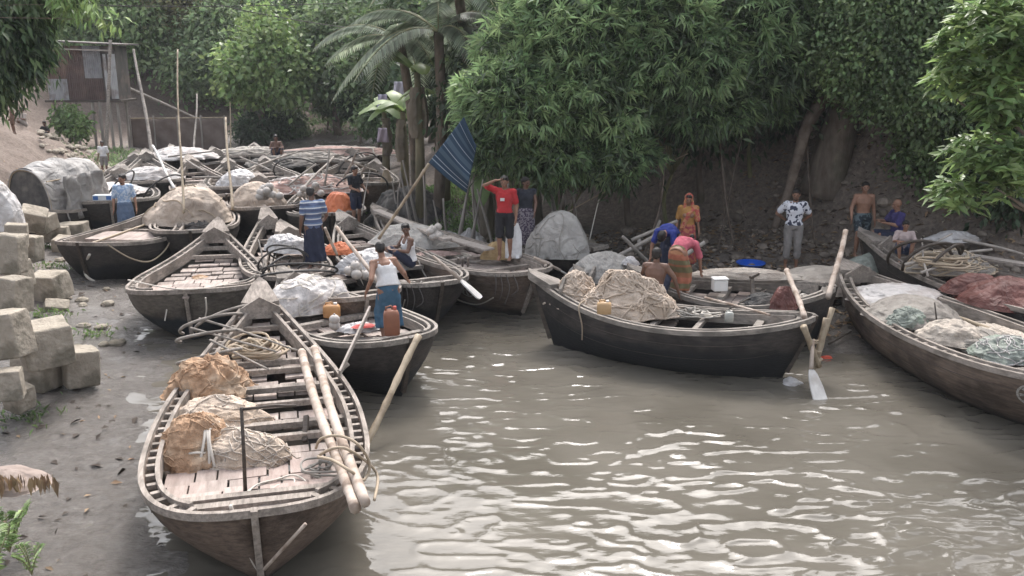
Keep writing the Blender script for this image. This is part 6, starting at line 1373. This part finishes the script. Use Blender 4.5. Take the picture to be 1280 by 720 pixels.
            for i, (cc, a, b2) in enumerate(pts):
                nx_ = pts[min(i + 1, len(pts) - 1)][0] - pts[max(0, i - 1)][0]; nx_.normalize(); x = xh; y = nx_.cross(x).normalized(); fo = .012 * i / 3
                rr.append([cc + x * (a + fo * math.sin(7 * t + i)) * math.cos(t) + y * (b2 + fo * math.sin(7 * t + i)) * math.sin(t) for t in np.linspace(0, 2 * math.pi, 37)[:-1]])
            g.loft(rr)
        elif kind == 'veil':
            g.ell(hp(0, -.035, .035), (.098, .105, .105), fm); g.ell(hp(0, -.06, -.07), (.10, .08, .12), fm)
            for s in (1, -1): g.cap2(hp(.085 * s, .0, -.02), J['nck'] + xr * .08 * s + Vector((0, .03, -.02)), .022, .05)
            f2 = spine.cross(xr)
            g.cap2(J['shL'] + Vector((0, .02, .03)), J['chs'] + f2 * .10, .05, .055); g.cap2(J['chs'] + f2 * .10, J['pel'] + xh * .12 + f2 * .08, .055, .06)
            g.cap2(J['shL'] - f2 * .06, J['pel'] - f2 * .10 - xh * .1, .06, .06); g.cap2(J['shL'], J['elL'], .075, .07)
        nm = {'tee': 'shirt', 'vest': 'vest', 'shirt': 'shirt', 'shorts': 'shorts', 'trousers': 'trousers', 'lungi': 'lungi', 'veil': 'sari_veil'}[kind]
        cl = g.build(nm, mat, o, True); rem(cl, .0125, 4)
        if kind != 'vest':
            tx = cl.modifiers.new('d', 'DISPLACE'); t = bpy.data.textures.get('foldtex') or bpy.data.textures.new('foldtex', 'CLOUDS'); t.noise_scale = .09; tx.texture = t; tx.strength = .028; tx.mid_level = .5
    return o
C_ = lambda n_, c: M(n_ + ' cloth', tuple(x * .72 for x in c), c, 7, .95, .35, .01)
WHT, NAVY, GREYC = C_('white', (.74, .73, .72)), C_('navy', (.028, .034, .062)), C_('grey', (.27, .25, .235))
# 1 standing man, back to camera, turned right, arm down on the left
person('man in a white vest and blue lungi standing at the dark bow, back turned', P(488, 428, .55), 20, 1.56, dict(elL=(-.30, -.12, 1.12), wrL=(-.36, .02, .90), handL=(-.38, .08, .80), elR=(.28, .06, 1.14), wrR=(.36, .22, 1.0), handR=(.40, .30, .94), knR=(.13, .12, .52), knL=(-.12, .06, .52), wst=(0, .03, 1.06), chs=(-.02, .10, 1.22), nck=(-.05, .17, 1.39), hd=(-.06, .24, 1.53), shR=(.13, .15, 1.35), shL=(-.21, .14, 1.33)),
       0, [('vest', WHT), ('lungi', C_('teal', (.06, .13, .20)), .6)], look=(-10, -5), build=1.08)
SEAT = dict(pel=(0, 0, .10), wst=(0, .0, .23), chs=(0, .02, .42), nck=(0, .03, .60), hd=(0, .06, .755), shR=(.17, .03, .555), shL=(-.17, .03, .555), hpR=(.10, .02, .09), hpL=(-.10, .02, .09),
            knR=(.16, .36, .36), knL=(-.16, .36, .36), anR=(.12, .40, -.04), anL=(-.12, .40, -.04), elR=(.25, .14, .36), elL=(-.25, .14, .36), wrR=(.16, .36, .40), wrL=(-.16, .36, .40), handR=(.08, .42, .40), handL=(-.08, .42, .40))
def seat(**k): d = dict(SEAT); d.update(k); return d
person('dark-haired youth in a white vest sitting in the boat with the middle painted bow', P(512, 333, .78), 120, 1.66, seat(), 1, [('vest', WHT), ('shorts', NAVY, .9)], look=(60, -5))
person('man in a blue and white striped shirt standing among the black hoops', P(395, 338, .62), 25, 1.66, dict(elR=(.27, .0, 1.12), wrR=(.27, .20, .98), handR=(.25, .28, .95), nck=(0, .05, 1.41), hd=(0, .10, 1.555)), 1,
       [('shirt', stripes('striped shirt', [(0, (.075, .10, .18)), (.5, (.50, .52, .55)), (.72, (.12, .17, .28))], 9)), ('lungi', NAVY, .75)], build=1.12, look=(-25, -12))
person('boy in black shirt and shorts standing with a stick by the grassy bank', P(446, 283, .65), 235, 1.48, dict(elR=(.24, .06, 1.12), wrR=(.22, .24, 1.08), elL=(-.24, .06, 1.12), wrL=(-.18, .26, 1.02)), 0, [('tee', C_('black', (.02, .022, .028))), ('shorts', NAVY, .85)], hair='short')
pole('thin stick held by the boy in black', P(452, 270, 1.0), PY(462, 212, 22.0), .016, .012, 'grey', False, 'stick', 'stick')
red = person('boy in a red shirt shading his eyes, standing on the long brown boat', P(631, 324, .78), 170, 1.68, dict(elR=(.40, .06, 1.50), wrR=(.16, .16, 1.62), handR=(.06, .17, 1.63), shR=(.18, 0, 1.40), elL=(-.24, -.02, 1.10), wrL=(-.24, .06, .86)), 0, [('tee', C_('red', (.46, .035, .04)), .75), ('shorts', C_('black shorts', (.022, .022, .026)), .98)], hair='short')
g = MB(); g.box((.02, .145, 1.24), (.085, .006, .06)); g.build('shirt_patch', WHT, red)
heap('cloth', 'white shirt hanging from the hand of the boy in red', 'cloth', P(642, 322, .80), (.16, .10, .72), 0, 161, WHT, .12, 1.4, flat=-.1)
person('boy in a dark shirt and checked lungi close behind the boy in red', P(657, 316, .72), 185, 1.60, dict(elL=(-.22, .02, 1.12), wrL=(-.18, .16, .94)), 1, [('tee', C_('dark shirt', (.03, .034, .045)), .15), ('lungi', patches('checked lungi', (.06, .045, .075), (.22, .20, .22), 30), .7)], look=(40, 0))
g = MB()
o = bpy.data.objects
LASTP = None
person('woman in an orange and red sari with a veil standing on the bank', P(857, 334, .42), 172, 1.55, dict(elL=(-.21, .02, 1.12)), 0, [('tee', C_('yellow blouse', (.42, .22, .07)), .8), ('lungi', patches('orange sari', (.42, .15, .08), (.32, .06, .07), 12), .95), ('veil', patches('red veil', (.40, .09, .07), (.44, .20, .10), 14))], female=True)
BEND = dict(pel=(0, -.12, .84), wst=(0, -.02, .93), chs=(0, .16, .98), nck=(0, .33, .95), hd=(0, .46, .90), shR=(.16, .29, .94), shL=(-.16, .29, .94), elR=(.24, .36, .68), elL=(-.22, .40, .68), wrR=(.24, .42, .44), wrL=(-.20, .48, .44), handR=(.24, .45, .34), handL=(-.19, .50, .34), hpR=(.10, -.10, .82), hpL=(-.10, -.10, .82), knR=(.13, .02, .46), knL=(-.13, .02, .46))
person('woman in a pink blouse and orange and green sari bending over the reddish boards', P(848, 368, .68), -35, 1.58, BEND, 0, [('tee', C_('pink blouse', (.50, .12, .16)), .9), ('lungi', stripes('orange and green sari', [(0, (.16, .14, .07)), (.25, (.32, .13, .07)), (.34, (.17, .15, .08)), (.55, (.42, .15, .09)), (.8, (.30, .14, .07))], 2.2), .95)], 'bun', female=True, build=1.05)
person('man in a blue shirt bending down behind the woman in pink', P(836, 345, .70), 150, 1.60, BEND, 0, [('tee', C_('royal blue', (.03, .045, .22)), .7), ('lungi', NAVY, .5)], 'short')
person('bare-backed man sitting beside the tan nets in the black boat', P(818, 372, .74), -20, 1.68, seat(chs=(0, .03, .42), nck=(0, .05, .60), elR=(.32, .02, .38), wrR=(.40, .06, .12), handR=(.42, .08, .04)), 1, [('shorts', NAVY, .9)], build=1.12)
person('man in a white shirt with dark patches standing on the bank', P(988, 336, T(*P(988, 336, .35).xy)), 172, 1.72, dict(elR=(.34, -.10, 1.16), wrR=(.17, -.16, 1.02), handR=(.08, -.17, 1.0), elL=(-.33, -.10, 1.14), wrL=(-.20, -.16, 1.0), handL=(-.10, -.17, .98)), 0, [('shirt', patches('patterned shirt', (.045, .05, .08), (.66, .66, .70), 13, .44), .7), ('trousers', GREYC, .55)], beard=True, build=1.08, look=(-12, 0))
person('shirtless man in dark patterned shorts kneeling on one leg by the bamboo pole', P(1073, 322, T(*P(1073, 322, .4).xy)), 178, 1.62, dict(knR=(.16, .30, .62), anR=(.16, .22, .16), elR=(.27, .04, 1.12), wrR=(.30, .20, .92)), 0, [('shorts', patches('patterned shorts', (.02, .03, .04), (.09, .12, .13), 14), .8)], build=1.1, look=(-8, 8))
person('balding man in a purple shirt sitting sideways behind the boy', P(1120, 300, 1.05), 95, 1.66, seat(knR=(.14, .42, .14), knL=(-.14, .42, .14), anR=(.12, .44, -.30), anL=(-.12, .44, -.30)), 0, [('tee', C_('purple', (.05, .042, .14)), .85), ('shorts', NAVY, .9)], 'none', build=1.1)
person('boy in a pinkish shirt sitting with his knees up on a boat tip', P(1128, 318, 1.0), 165, 1.30, seat(), 0, [('tee', C_('pinkish', (.50, .40, .38)), .85), ('shorts', C_('blue shorts', (.06, .085, .16)), .8)])
person('man in a light blue printed shirt standing between the black-hulled and hatch-decked boats', P(161, 303, .22), 200, 1.70, dict(), 0, [('tee', patches('light blue shirt', (.24, .34, .50), (.42, .50, .60), 18), .8), ('lungi', C_('faded blue', (.12, .17, .26)), .5)], beard=True, look=(-40, 0))
person('small child in a white shirt standing under the shack posts', PY(132, 220, 33.5), 180, 1.28, dict(), 1, [('tee', WHT, .8), ('shorts', GREYC, .8)])
p = PY(33, 172, 36.5); p.z = T(p.x, p.y); person('person in pale clothes sitting on the left slope above the canopy', p, 150, 1.45, seat(), 1, [('tee', C_('beige', (.42, .36, .32)), .8), ('shorts', C_('beige shorts', (.34, .30, .27)), .9)])
p = PY(21, 190, 33); p.z = T(p.x, p.y); person('shirtless child standing low on the left slope by the canopy', p, 140, 1.05, dict(), 1, [('shorts', C_('brown shorts', (.16, .10, .07)), .8)])
person('dark figure sitting among the far boats at the creek head', P(346, 196, .9), 200, 1.6, seat(), 1, [('shorts', NAVY, .9)])
p = PY(53, 128, 43); p.z = T(p.x, p.y); person('person in dark clothes sitting in the shade left of the tin shack', p, 170, 1.6, seat(), 1, [('tee', C_('dark clothes', (.03, .03, .03)), .8), ('shorts', NAVY, .9)])
